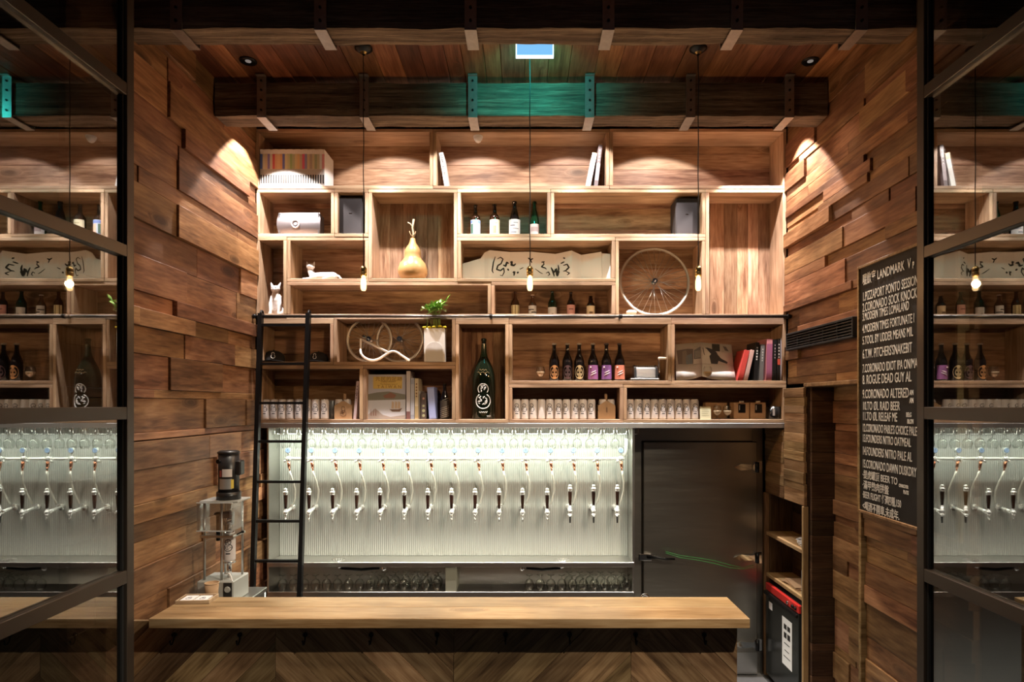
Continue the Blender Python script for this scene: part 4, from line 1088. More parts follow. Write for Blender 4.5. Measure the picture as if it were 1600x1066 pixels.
# --- cats
white_c = plain('white_ceramic', (.70,.66,.66), .45, 0, .5, .06, 30)
Y = 5.12; s = Y/F
c = MB()
limb(c, [(0,.02,10*s),(0,.0,24*s),(0,-.005,33*s)], [9*s,7.5*s,6.2*s])               # torso
c.sphere((0,-.012,41*s), 7.2*s, 14, 9, (1.0,.95,.80)); c.sphere((0,-.045,39.5*s), 3.0*s, 10, 7, (1.1,1,.8))  # head, muzzle
for q in (-1,1):
    limb(c, [(q*5.2*s,-.002,29*s),(q*7.2*s,-.022,17*s),(q*6.0*s,-.035,2.4*s)], [3.6*s,2.9*s,2.3*s])   # forelegs
    limb(c, [(q*6.5*s,.02,8*s),(q*8.2*s,-.005,4*s),(q*7.6*s,-.03,2*s)], [5.4*s,3.6*s,2.2*s])          # haunches
    limb(c, [(q*5.0*s,-.008,45*s),(q*7.4*s,-.008,51*s)], [2.6*s,.9*s])                                  # ears
limb(c, [(0,.05,6*s),(6*s,.08,3*s),(12*s,.06,2.4*s)], [2.6*s,2.0*s,1.6*s])
r = thing('sitting_cat_figure', 'white sitting cat figurine in the tall narrow box', 'figurine', (PX(433,Y), Y-.02, SH[10]))
obj('body', remesh(c, .0045, 3), white_c, r)
f = MB(); 
for q in (-1,1): f.sphere((q*2.6*s,-.048,42.5*s),.0042,8,6)
f.build('eyes', M['ink'], r); MB().sphere((0,-.063,40.2*s),.004,8,6,(1.3,1,.8)).build('nose', M['ink'], r)
Y = 5.11; s = Y/F
c = MB()
limb(c, [(-12*s,0,7*s),(2*s,.005,8*s),(18*s,.005,7.5*s)], [6*s,6.2*s,7.2*s])
limb(c, [(-13*s,0,8*s),(-16.5*s,0,15*s),(-17*s,-.003,20*s)], [5.8*s,4.8*s,4.2*s])
c.sphere((-16.5*s,-.008,22.5*s), 6.2*s, 14, 9, (1.1,.9,.78)); c.sphere((-12*s,-.02,21*s), 3.0*s, 10, 7, (1.2,1,.85))
for q in (-1,1): limb(c, [(-16.5*s+q*4.8*s,-.002,26*s),(-16.5*s+q*6.0*s,-.002,30*s)], [2.0*s,.9*s])
for q in (-1,1): limb(c, [(-10*s,q*4*s-.01,5*s),(-17*s,q*4.5*s-.012,2.2*s),(-26*s,q*4.2*s-.012,1.9*s)], [3.4*s,2.2*s,1.7*s])
limb(c, [(18*s,-.03,6*s),(11*s,-.04,3*s),(5*s,-.04,2*s)], [5.0*s,2.6*s,1.7*s])
limb(c, [(22*s,.0,9*s),(28*s,-.01,7*s),(33*s,-.02,1.8*s)], [3.0*s,1.8*s,1.5*s])
r = thing('reclining_cat_figure', 'white reclining cat figurine with raised head', 'figurine', (PX(502,Y), Y, SH[11]))
obj('body', remesh(c, .0045, 3), white_c, r)
f = MB()
f.sphere((-14.2*s,-.042,23.5*s),.0036,8,6).sphere((-18.6*s,-.041,23.5*s),.0036,8,6); f.build('eyes', M['ink'], r)
MB().sphere((-10.6*s,-.034,21.6*s),.0034,8,6).build('nose', M['ink'], r)

# --- folded calligraphy paper
Yc = [(723,5.14,412),(751,5.16,404),(757,5.16,395),(765,5.15,391),(797,5.21,394),(830,5.20,393.5),(868,5.215,397),(893,5.13,391.5),(908,5.20,398.5),(939.5,5.14,393.5),(940.5,5.15,396),(953.5,5.07,397)]
r = thing('calligraphy_paper', 'zigzag folded white paper with brushed black calligraphy', 'paper', (PX(838,5.15), 5.15, SH[12]))
zb = SH[12]
path = []
for (a, b) in zip(Yc[:-1], Yc[1:]):
    for k in range(4):
        t = k/4; path.append([a[j]+(b[j]-a[j])*t for j in range(3)])
path.append(list(Yc[-1]))
mb = MB(); th = .0016
for px, Y, py in path:
    x = PX(px,Y)-r.location.x; zt_ = PZ(py,Y)-zb
    for dy in (0, th):
        for z in (0.0005, zt_*.5, zt_): mb.v.append((x, Y+dy-r.location.y, z))
for k in range(len(path)-1):
    a, b = k*6, (k+1)*6
    for j in (0,1): mb.f += [(a+j,b+j,b+j+1,a+j+1),(a+3+j,a+4+j,b+4+j,b+3+j)]; mb.sm += [False]*2
    mb.f += [(a+2,b+2,b+5,a+5),(a,a+3,b+3,b)]; mb.sm += [False]*2
mb.f += [(0,1,4,3),(1,2,5,4)]; mb.sm += [False]*2
e_ = (len(path)-1)*6; mb.f += [(e_,e_+3,e_+4,e_+1),(e_+1,e_+4,e_+5,e_+2)]; mb.sm += [False]*2
sheet = mb.build('sheet', M['paper'], r)
def onpaper(px, py):
    for a, b in zip(Yc[:-1], Yc[1:]):
        if a[0] <= px <= b[0]:
            t = (px-a[0])/(b[0]-a[0]); Y = a[1]+(b[1]-a[1])*t - .0018
            return Vector((PX(px,Y), Y, PZ(py,Y))) - r.location
    return Vector((0,0,0))
def stroke(pts, w):
    # tapered brush stroke following the sheet
    P = []
    for k in range(len(pts)-1):
        for t in (0,.25,.5,.75): P.append((pts[k][0]+(pts[k+1][0]-pts[k][0])*t, pts[k][1]+(pts[k+1][1]-pts[k][1])*t))
    P.append(pts[-1]); m = MB(); n_ = len(P)
    for k,(x_,y_) in enumerate(P):
        x2,y2 = P[min(k+1,n_-1)]; x1,y1 = P[max(k-1,0)]; dx,dy = x2-x1,y2-y1; l = math.hypot(dx,dy) or 1
        ww = w*(.35+.65*math.sin(PI*min(1,(k+.6)/(n_+.2))))
        m.v += [tuple(onpaper(x_-dy/l*ww, y_+dx/l*ww)), tuple(onpaper(x_+dy/l*ww, y_-dx/l*ww))]
    for k in range(n_-1): m.f.append((2*k,2*k+2,2*k+3,2*k+1)); m.sm.append(False)
    m.build('brush_stroke', M['ink'], sheet)
for pts, w in [([(774,401),(771,410),(769,423),(771,427)],.8),([(777,405),(782,402),(786,405),(783,412),(778,415),(776,421),(782,423),(787,419),(788,425),(785,431),(781,430)],.9),
 ([(786,414),(790,416),(792,410),(795,412)],1.2),([(797,410),(800,409),(799,414),(803,415),(806,412)],1.3),([(793,420),(795,423)],1.0),([(801,426),(804,425),(803,431)],1.2),([(808,425),(810,427)],1.4),
 ([(812,421),(818,418)],.5),([(825,403),(829,406),(833,404)],.9),([(829,406),(831,411)],.7),([(846,410),(851,409)],.8),([(849,409),(850,413),(846,417),(852,419),(854,421)],.9),([(853,427),(857,425),(859,429),(856,431)],.7),
 ([(861,418),(864,424),(866,432)],1.2),([(866,426),(869,420),(870,431)],1.4),([(872,414),(873,420),(871,432),(874,424)],1.0),([(880,415),(886,413),(889,418),(884,423),(880,424)],1.0),([(880,403),(883,404)],.9),([(884,424),(890,427),(886,430)],.7),([(836,420),(844,426),(848,428)],.5),([(876,412),(882,409)],.8)]:
    stroke(pts, w*1.3)

# --- bicycle wheels
rimm = cm((.62,.58,.54),.35,.5)
spm = cm((.55,.52,.48),.3,.8)
def wheel(name,label,px,py,Y,R,nsp,grp,lean=.0,key=13, zbase=None):
    r = thing(name,label,'wheel',(PX(px,Y),Y,zbase))
    if grp: r['group'] = grp
    r.rotation_euler = (lean,0,0)
    MB().torus((0,0,R),R-.0085,.0085,'y',64,8).build('rim', rimm, r)
    MB().torus((0,0,R),R-.019,.0045,'y',64,6).build('rim_bead', cm((.5,.46,.42),.3,.7), r)
    hb = MB().cyl((0,-.035,R),(0,.035,R),.011,.011,12).cyl((0,-.03,R),(0,-.026,R),.021,.021,16).cyl((0,.026,R),(0,.03,R),.021,.021,16).build('hub', M['chrome'], r)
    MB().cyl((0,-.055,R),(0,.055,R),.0045,.0045,8).build('axle', M['chrome'], hb)
    sm = MB().cyl((0,0,0),(0,0,1),.0016,.0016,5).mesh('spoke')
    for k in range(nsp):
        a = 2*PI*k/nsp; q = 1 if k % 2 else -1; a2 = a + (.95 if (k//2) % 2 else -.95)
        p0 = Vector((.019*math.cos(a2), q*.027, R+.019*math.sin(a2))); p1 = Vector(((R-.02)*math.cos(a), 0, R+(R-.02)*math.sin(a)))
        o = obj('spoke', sm, spm, r, p0); o.rotation_mode = 'QUATERNION'; o.rotation_quaternion = (p1-p0).to_track_quat('Z','Y'); o.scale = (1,1,(p1-p0).length)
    return r
wheel('bicycle_wheel','large bare bicycle wheel standing beside a hanging bulb',1024,442,5.15,.300,32,None,-.12,13,SH[13]+.002)
wheel('bicycle_wheel','small bare wheel nearer the caps, behind the white handlebar',576,528,5.11,.193,24,'pair of small wheels',-.10,17,SH[17]+.002)
wheel('bicycle_wheel','small bare wheel nearer the white vase',624,528,5.17,.203,24,'pair of small wheels',-.12,17,SH[17]+.002)
r = thing('round_stone', 'small white stone at the foot of the large wheel', 'stone', (PX(986.5,5.06),5.06,SH[13]))
c = MB().sphere((0,0,.022),.045,18,10,(1,.6,.5)).sphere((.012,0,.026),.034,14,9,(1,.7,.5)); obj('stone', remesh(c,.005,4), plain('speckled_stone', (.62,.56,.50), .7, 0, .4, .2, 60), r)
# white handlebar lying before the small wheels
Y = 5.05
r = thing('handlebar', 'white bent bicycle handlebar lying before the small wheels', 'handlebar', (PX(600,Y),Y,SH[17]))
def hp(px,py,y=0): return (PX(px,Y)-r.location.x, y, max(.011,PZ(py,Y)-SH[17]))
def smooth_path(pts, k=4):
    P = [Vector(p) for p in pts]; out = []
    for i in range(len(P)-1):
        p0,p1,p2,p3 = P[max(i-1,0)],P[i],P[i+1],P[min(i+2,len(P)-1)]
        for t in [j/k for j in range(k)]:
            out.append(.5*((2*p1)+(p2-p0)*t+(2*p0-5*p1+4*p2-p3)*t*t+(3*p1-p0-3*p2+p3)*t**3))
    out.append(P[-1]); return out
MB().tube(smooth_path([hp(562,529,.03),hp(562.5,541,.02),hp(564,552),hp(570,559),hp(581,563),hp(592,561),hp(603,554),hp(611,549.5),hp(619,550),hp(628,556),hp(640,563.5)]), .0095, 10).build('bar', cm((.82,.78,.74),.25), r)
MB().tube([hp(564,530.5,.03),hp(585,540,.02),hp(607,551,.0)], .010, 10).build('stem', cm((.82,.78,.74),.25), r)
MB().cyl(hp(566,524,.02),hp(571,529,.06),.012,.012,10).build('clamp', M['chrome'], r)

# --- vase with leaves and yellow flowers
Y = 5.04; s = Y/F
vx = PX(680,Y)
r = thing('white_vase', 'tall white square vase on the shelf edge with an arch shadow painted on its front', 'vase', (vx,Y,SH[17])); hw = 16*s; H = PZ(514,Y)-SH[17]
mb = MB().cbox(-hw,hw,-.045,.045,0,H,.004); mb.build('body', M['white'], r)
arch = [(-13*s,.0)]+[(-13*s*math.cos(a)*1.0, .10+ .06*math.sin(a)) for a in [PI*k/10 for k in range(11)]]+[(13*s,.0)]
MB().prism(arch,'y',-.049,-.0452).build('arch_shadow', cm((.62,.60,.60),.45), r)  # raised slab in a darker tone stands for an arch-shaped shadow on the vase
pl = thing('flower_arrangement', 'green leaves and yellow button flowers in the white vase', 'plant', (vx,Y,SH[17]+H))
pr_ = random.Random(4)
yel, grn, grn2, stm = cm((.72,.60,.02),.7), cm((.10,.26,.03),.45), cm((.22,.40,.06),.45), cm((.16,.22,.05),.6)
st_mb = []
for k in range(9):
    fx = -hw*.95+2*hw*.95*(k%5)/4 + pr_.uniform(-.004,.004); fy = -.035+.035*(k//5); fz = .006+.012*pr_.random()
    f = MB(); rr = .0155
    for i in range(5):
        a = i*2*PI/5; f.sphere((fx+.006*math.cos(a), fy-.004+.006*math.sin(a), fz), rr*.72, 8, 6, (1,1,.75))
    f.build('flower', yel, pl)
leafm = MB(); 
lv = [(0,0,0),(.010,.002,.014),(.014,.004,.032),(.009,.003,.05),(0,-.004,.066),(-.009,.003,.05),(-.014,.004,.032),(-.010,.002,.014),(0,-.003,.032)]
leafm.v = lv; leafm.f = [(0,1,8),(1,2,8),(2,3,8),(3,4,8),(4,5,8),(5,6,8),(6,7,8),(7,0,8)]; leafm.sm = [True]*8
lm1 = leafm.mesh('leaf'); lm1.materials.append(grn); lm2 = leafm.mesh('leaf'); lm2.materials.append(grn2)
for k in range(13):
    a = pr_.uniform(0,2*PI); tx, ty = .10*math.cos(a)*pr_.uniform(.3,1.2)-.005, -.085+.025*math.sin(a); tz = pr_.uniform(.15,.225)
    p0 = Vector((pr_.uniform(-hw*.7,hw*.7), -.034, .0)); p1 = Vector((p0.x*.9,-.068,.11)); p2 = Vector((tx,ty,tz))
    MB().tube([p0,p0.lerp(p1,.5),p1,p2],[.003,.003,.0025,.0015],6).build('stem', stm, pl)
    for j in range(8):
        q = p1.lerp(p2, pr_.uniform(.25,1.05)); o = obj('leaf', lm1 if pr_.random()<.55 else lm2, None, pl, q, (pr_.uniform(.3,1.9), pr_.uniform(-.4,.4), pr_.uniform(0,2*PI))); sc = pr_.uniform(.55,1.0); o.scale = (sc,sc,sc)

# --- caps
def cap(px,py,Y,key,label,turn,sc):
    r = thing('baseball_cap', label, 'cap', (PX(px,Y),Y,SH[key]), turn, 'black caps with a white gourd outline'); r.scale = (sc,sc,sc)
    bl = cm((.014,.013,.014),.85)
    MB().lathe([(.088,.012),(.090,.035),(.084,.062),(.066,.086),(.038,.102),(.0,.108)],n=24).lathe([(.085,.012),(.088,.012)],n=24).build('crown', bl, r)
    bm = MB(); K = 12
    for j in (0,1,2):
        q = j/2
        for k in range(K+1):
            a = PI+PI*.12+PI*.76*k/K; R = .086+q*.066*math.sin(PI*k/K)**.6
            bm.v.append((R*math.cos(a), R*math.sin(a)*1.0, .014 - .010*q*abs(math.cos(a)) + .004*q))
    nb_ = len(bm.v)
    for v in list(bm.v): bm.v.append((v[0],v[1],v[2]-.004))
    for j in (0,1):
        for k in range(K):
            a = j*(K+1)+k; bm.f += [(a,a+K+1,a+K+2,a+1),(nb_+a,nb_+a+1,nb_+a+K+2,nb_+a+K+1)]; bm.sm += [True]*2
    for k in range(K):
        a = 2*(K+1)+k; bm.f.append((a,nb_+a,nb_+a+1,a+1)); bm.sm.append(False)
    bm.build('brim', bl, r)
    MB().sphere((0,0,.109),.006,8,6).build('button', bl, r)
    e = MB(); 
    def oc_(x,z):
        R = .0895*math.cos(max(0,(z-.035))*9.5)**.5 if z > .035 else .0895
        return (R*math.sin(x/R), -R*math.cos(x/R)-.0015, z)
    e.tube([oc_(.011*math.cos(a), .074+.010*math.sin(a)) for a in [-.7+(PI+1.4)*k/14 for k in range(15)]],.0026,6)
    e.tube([oc_(.016*math.cos(a), .050+.015*math.sin(a)) for a in [PI/2+.62+(2*PI-1.24)*k/18 for k in range(19)]],.0026,6)
    e.build('emblem', cm((.8,.76,.75),.6), r)
cap(428,545,5.15,16,'black cap with a white gourd outline, nearest the wall behind the ladder',.30,.98)
cap(498,540,5.15,16,'black cap with a white gourd outline and brim forward, beside the wheels',-.10,.88)

# --- pasta machine
Y = 5.10; s = Y/F
r = thing('pasta_machine', 'chrome pasta machine with a crank and pale wooden grip', 'pasta machine', (PX(1008,Y),Y,SH[19]))
mb = MB().prism([(-.05,.03),(.055,.03),(.06,.055),(.045,.115),(.0,.128),(-.045,.10)],'x',-.085,.075)
mb.build('housing', cm((.62,.66,.72),.3,.7), r)
for q in (-.09,.085): MB().prism([(-.055,.0),(.06,.0),(.063,.06),(.045,.12),(.0,.135),(-.05,.105)],'x',q-.008,q+.008).build('end_plate', cm((.4,.42,.45),.15,.9), r)
MB().cbox(-.13,.105,-.06,.06,.0,.022,.004).build('base', M['steel'], r)
for k in range(9): MB().cyl((-.075+k*.018,-.02,.118),(-.075+k*.018,.03,.13),.004,.004,6).build('cutter', M['steel'], r)
ck = MB().tube([(.095,-.02,.07),(.112,-.03,.075),(.105,-.045,.13),(.098,-.05,.185)],.006,8).build('crank', M['chrome'], r)
MB().lathe([(0,0),(.010,0),(.013,.01),(.011,.05),(.009,.065),(0,.068)],n=14).build('grip', cm((.72,.62,.50),.4), ck, (.098,-.05,.185), (0,PI/2,0))
MB().sphere((.105,-.03,.05),.012,10,6).build('knob', M['black'], r)

# --- snifters upright on the shelves
def upglass(px,Y,key,label,sc=1.0,fill=None,z=None):
    g = snifter('snifter_glass', True); g.location = (PX(px,Y),Y,SH[key]); g.scale = (sc,)*3
    g['label'] = label; g['category'] = 'glass'
    if fill: MB().lathe([(.0,.0365),(.0078,.037),(.0245,.0475),(.035,.0665),(.037,.08),(.0,.08)],n=18).build('filling', cm(fill,.7), g)
    return g
upglass(844.5,5.10,19,'small snifter with beige contents beside the orange-label bottle',.98,(.55,.36,.22))
upglass(1105.5,5.03,20,'clear snifter standing before the open magazine',.95,(.50,.32,.14))
upglass(1120.5,5.04,24,'stemmed snifter with cream contents next to the small card',.90,(.62,.48,.34))
upglass(1136.5,5.04,24,'stemmed snifter with cream contents next to the kraft boxes',.90,(.62,.48,.34))

# --- open magazine
Y = 5.07
r = thing('open_magazine', 'large magazine propped open on a black and white photograph', 'magazine', (PX(1102,Y),Y,SH[20]))
page = plain('magazine_page', (.66,.62,.60), .35); 
def pagep(px,py,d): return (PX(px,5.07+d)-r.location.x, d, max(.001, PZ(py,5.07+d)-SH[20]))
def quadstrip(top, bot, name, m, th=.004, par=None):
    q = MB(); n_ = len(top)
    for a_, b_ in zip(top,bot):
        for t in (0,th): q.v += [(a_[0],a_[1]+t,a_[2]),(b_[0],b_[1]+t,b_[2])]
    for k in range(n_-1):
        a_, b_ = k*4,(k+1)*4
        q.f += [(a_,a_+1,b_+1,b_),(a_+2,b_+2,b_+3,a_+3),(a_,b_,b_+2,a_+2),(a_+1,a_+3,b_+3,b_+1)]; q.sm += [True,True,False,False]
    q.f += [(0,2,3,1),(a_ if False else (n_-1)*4,(n_-1)*4+1,(n_-1)*4+3,(n_-1)*4+2)]; q.sm += [False]*2
    return q.build(name, m, par or r)
topL = [pagep(1055.5,538,.14),pagep(1070,537,.145),pagep(1085,536,.15),pagep(1095.5,535,.155)]
midL = [pagep(1056,570,.06),pagep(1070,570,.06),pagep(1085,569,.07),pagep(1097,568,.09)]
botL = [pagep(1057,594.6,-.035),pagep(1070,594.6,-.04),pagep(1083,592,-.02),pagep(1097,588,.04)]
topR = [pagep(1095.5,535,.155),pagep(1110,536.5,.15),pagep(1128,537.5,.145),pagep(1143,538.5,.14)]
midR = [pagep(1097,568,.09),pagep(1112,569,.07),pagep(1130,570,.06),pagep(1146,571,.06)]
botR = [pagep(1097,588,.04),pagep(1112,592,-.02),pagep(1130,594.6,-.04),pagep(1150,594.8,-.04)]
for T_, Mi, B_ in ((topL,midL,botL),(topR,midR,botR)):
    pgs = quadstrip(T_, Mi, 'page', page); quadstrip(Mi, B_, 'page_curl', page, .004, pgs)
def onpage(px,py):
    # point on the steep upper part of the spread
    side = (topL,midL) if px < 1096 else (topR,midR); T_, Mi = side
    xs_ = [1055.5,1070,1085,1096.5] if px < 1096 else [1096.5,1111,1129,1144.5]
    k = 0
    while k < 2 and px > xs_[k+1]: k += 1
    t = max(0,min(1,(px-xs_[k])/(xs_[k+1]-xs_[k]))); v = max(0,min(1,(py-536.5)/33))
    a_ = Vector(T_[k]).lerp(Vector(T_[k+1]),t); b_ = Vector(Mi[k]).lerp(Vector(Mi[k+1]),t)
    p = a_.lerp(b_,v); return (p.x,p.y-.0025,p.z)
def patch(poly, col, name='print'):
    q = MB(); q.v = [onpage(*p) for p in poly]; q.f = [tuple(range(len(poly)))]; q.sm = [False]; 
    return q.build(name, cm(col,.4), r)
patch([(1057,547),(1074,545),(1083,546),(1083,569),(1059,569)],(.20,.17,.16)); patch([(1066,549),(1072,547),(1074,558),(1077,569),(1066,569)],(.30,.26,.22)); patch([(1072,556),(1081,553),(1082,569),(1072,569)],(.22,.28,.34))
patch([(1084,548),(1095,543),(1095,562),(1084,562)],(.22,.22,.23))
patch([(1098,545),(1106,544),(1116,547),(1121,552),(1116,556),(1100,556)],(.06,.06,.07)); patch([(1108,557),(1118,550),(1126,560),(1136,565),(1135,568),(1122,564),(1120,569),(1110,569)],(.05,.05,.055))
patch([(1113,537.5),(1125,537.5),(1125,549),(1113,549)],(.05,.05,.05)); patch([(1116,540),(1121,540),(1121,546),(1116,547)],(.45,.42,.40)); patch([(1127,538),(1142,538.5),(1143,550),(1127,550)],(.50,.47,.44)); patch([(1130,540),(1135,541),(1139,548),(1133,547)],(.14,.12,.12))
for k in range(5): patch([(1086,550+k*2.2),(1094,549.6+k*2.2),(1094,550.4+k*2.2),(1086,550.8+k*2.2)],(.5,.5,.5))

# --- books at the end of box 20
z = SH[20]+.0006
book('upright_book','red clothbound book leaning right beside the open magazine',1152.5,1160,5.03,z,.262,.2,(.60,.07,.06),.235,'l',None,None,None,.02,None)
book('upright_book','thin pink-paged book leaning on the red one',1162,1168,5.03,z,.262,.19,(.62,.40,.36),.225)
book('upright_book','black book with white spine lettering behind the red book',1177.5,1183.5,5.05,z,.318,.2,(.012,.012,.013),.055,'l','marks',(.7,.68,.66),None,.024)
book('upright_book','grey book with white spine lettering',1186.5,1192.5,5.04,z,.300,.2,(.16,.155,.155),.05,'l','marks',(.6,.58,.56),None,.020)
book('upright_book','tall pink book between the grey and black books',1197,1206,5.03,z,.345,.2,(.62,.25,.28),.02,'l',None,None,None,.02,(.04,.88,(.36,.12,.22)))
book('upright_book','black book with small dull lettering beside the pink book',1207.5,1213,5.03,z,.338,.2,(.012,.011,.012),.015,'l','marks',(.4,.3,.3),None,.016)
book('upright_book','black book with red and white spine lettering',1214.5,1219,5.03,z,.345,.2,(.014,.012,.012),.01,'l','marks',(.7,.66,.64),None,.016,(.38,.52,(.55,.08,.05)))
book('upright_book','last book against the box side with a mottled white spine',1219.8,1223.3,5.03,z,.35,.2,(.36,.33,.37),.0,'l')

# --- picture book and its neighbours
Y = 5.05
r = thing('picture_book', 'large picture book with ships and a yellow title panel shown face on', 'book', (PX(604,Y),Y,SH[22]))
hw = (PX(634,Y)-PX(574.5,Y))/2; H = PZ(585,Y)-SH[22]
r.rotation_euler = (-.05,0,0)
cv = MB().cbox(-hw,hw,0,.004,0,H,.001).build('cover', cm((.42,.43,.52),.35), r)
MB().box(-hw+.003,hw-.002,.004,.03,.003,H-.003).build('pages', M['paper'], r); MB().box(-hw,hw,.03,.034,0,H).build('back_cover', cm((.35,.36,.44),.4), r)
def pic(poly,col,d=.0006): MB().prism([(x_*hw,z_*H) for x_,z_ in poly],'y',-d-.0004,-.0002).build('print', cm(col,.4), cv)
pic([(-.98,.42),(-.98,.56),(-.5,.60),(.1,.62),(.6,.58),(.98,.55),(.98,.44)],(.20,.20,.17)); pic([(-.2,.52),(.2,.60),(.5,.54),(.4,.47),(-.1,.47)],(.24,.12,.09),.0012)
pic([(-.98,.02),(-.98,.42),(.98,.44),(.98,.02)],(.56,.58,.66)); pic([(-.98,.02),(-.98,.10),(-.6,.24),(-.2,.10),(.2,.05),(.98,.10),(.98,.02)],(.36,.31,.29),.0012)
pic([(.15,.22),(.3,.17),(.7,.17),(.82,.25),(.6,.22)],(.16,.10,.07),.0014)
for xx in (.25,.42,.58): pic([(xx,.24),(xx+.13,.24),(xx+.14,.38),(xx+.02,.40)],(.52,.40,.30),.0014)
for xx in (-.85,-.72,-.6): pic([(xx,.08),(xx+.07,.08),(xx+.03,.24)],(.25,.14,.12),.0016)
pic([(-.72,.68),(.80,.68),(.80,.95),(-.72,.95)],(.62,.45,.13),.0014)
inkb = cm((.22,.12,.04),.6)
lettering('先民的足跡',.038,inkb,cv,(.015,-.0022,H*.865),FRONT,1.15,'title_lettering','CENTER',0,1.05)
lettering('古地圖話台灣滄桑史',.014,inkb,cv,(.01,-.0022,H*.825),FRONT,1,'title_lettering','CENTER')
lettering('The Authentic Story of',.015,inkb,cv,(.015,-.0022,H*.77),FRONT,1,'title_lettering','CENTER')
lettering('TAIWAN',.034,inkb,cv,(.02,-.0022,H*.695),FRONT,1,'title_lettering','CENTER',0,1.7)
z = SH[22]+.0006
book('upright_book','tall grey-white book next to the picture book',635,641,5.04,z,.395,.2,(.52,.48,.50),0,'l',None,None,None,.02,(.0,.16,(.20,.10,.10)))
book('upright_book','slate blue patterned book between the white and beige books',641.6,647.3,5.04,z,.338,.2,(.30,.33,.42),0,'l',None,None,None,.02,(.1,.85,(.42,.43,.50)))
book('upright_book','beige book with a dark title block',648,653.6,5.04,z,.335,.2,(.55,.46,.32),0,'l','marks',(.2,.1,.05),None,.026,(.04,.32,(.40,.30,.16)))
book('upright_book','thin grey book behind the floral spine',654.2,657,5.06,z,.232,.2,(.32,.30,.31),0)
b = book('upright_book','short dark book with a green floral spine',657.6,666,5.04,z,.215,.19,(.10,.075,.07),0)
for zz, c_, rr in ((.03,(.42,.42,.25),.012),(.07,(.40,.40,.22),.013),(.11,(.36,.36,.20),.010),(.17,(.55,.30,.25),.009)): MB().cyl((.022,-.001,zz),(.022,.0,zz),rr,rr,10).build('print', cm(c_,.6), b)
r = thing('blue_box', 'periwinkle blue slipcase leaning left beside the patterned bottle', 'box', (PX(670.5,5.04),5.04,z)); r.rotation_euler = (0,-.07,0)
w_ = PX(680,5.04)-PX(669,5.04)
MB().cbox(0,w_,0,.20,0,.262,.002).build('case', cm((.27,.33,.66),.45), r); MB().box(.004,w_-.004,-.001,0,.01,.25).build('spine_label', cm((.36,.42,.74),.5), r)
book('upright_book','pale pink magazine leaning on the side of the can box',551.8,556.2,5.04,SH[21]+.0006,.315,.2,(.58,.46,.50),.085,'l','marks',(.2,.15,.2),None,.018,(.66,.68,(.2,.12,.14)))

# --- small goods at the end of box 24
Y = 5.02
r = thing('price_card', 'small cream card propped beside the snifters', 'card', (PX(1102.5,Y),Y,SH[24])); r.rotation_euler = (-.12,0,0)
MB().box(-.045,.045,0,.0015,0,.105).build('card', cm((.62,.60,.42),.7), r)
for k in range(4): MB().box(-.03,.03-.008*(k%2),-.0008,0,.03+.016*k,.033+.016*k).build('print', cm((.35,.34,.22),.7), r)
for i,(px,lab) in enumerate(((1158.5,'brown gift box with a small black bottle, nearer the snifters'),(1184.5,'brown gift box with a small black bottle, nearer the mug'))):
    Y = 5.08; r = thing('gift_box', lab, 'box', (PX(px,Y),Y,SH[24]), 0, 'kraft boxes with black bottles')
    hw = 12*Y/F; H = .138
    bx = MB().box(-hw,hw,.004,.10,0,H).build('box', M['kraft'], r)
    MB().cbox(-hw,hw,0,.0035,0,H,.001).build('front_panel', M['kraft'], r)
    MB().cbox(-.027,.033,-.004,-.0003,.052,.125,.003).build('window', cm((.012,.011,.012),.15), r)
    MB().box(-.012,.018,-.004,.02,H,.151).build('tab', cm((.6,.52,.44),.7), r)
    MB().box(-.020,-.014,-.005,-.0041,.075,.115).build('print', cm((.55,.52,.50),.4), r)
for i, px in enumerate((1110.5,1127.8)):
    r = thing('gift_box', 'plain brown gift box standing behind the %s' % ('small card', 'two snifters')[i], 'box', (PX(px,5.16),5.16,SH[24]), 0, 'plain kraft boxes')
    MB().cbox(-.045,.045,0,.08,0,.138,.001).build('box', M['kraft'], r); MB().box(-.044,.044,-.0008,0,.10,.103).build('flap_edge', cm((.3,.19,.11),.9), r)
Y = 5.07; r = thing('black_mug', 'black mug with pale printing at the end of the bottom shelf', 'mug', (PX(1208,Y),Y,SH[24]))
MB().lathe([(0,0),(.050,0),(.054,.005),(.055,.104),(.052,.104),(.050,.01),(0,.008)],n=28).build('body', cm((.012,.012,.013),.2), r)
MB().tube([(.052,0,.085),(.075,-.005,.085),(.085,-.005,.06),(.075,-.005,.03),(.053,0,.025)],.007,8).build('handle', cm((.012,.012,.013),.2), r)
MB().lathe([(.0555,.03),(.0557,.085)],n=5,a0=PI*1.36,a1=PI*1.46).build('print', cm((.40,.37,.36),.5), r)

# ================================================================ THE COUNTER
CT = 1.25; CF, CB = 3.21, 3.572; cxl, cxr = PX(232,CF), PX(1172,CF); cth = .052
ct = thing('bar_counter', 'long pale wooden bar counter with a chevron-boarded front', 'counter', ((cxl+cxr)/2, CF, 0))
for a, b in ((CF, CF+.185), (CF+.186, CB)):
    plank('top_board', cxl, cxr, a, b, CT-cth, CT, 'x', M['counter'], ct, .003)
pl_ = MB().box(cxl-ct.location.x+.05, PX(1150,3.34)-ct.location.x, .14, .34, .02, CT-cth-.001).build('carcass', M['darkwood'], ct)
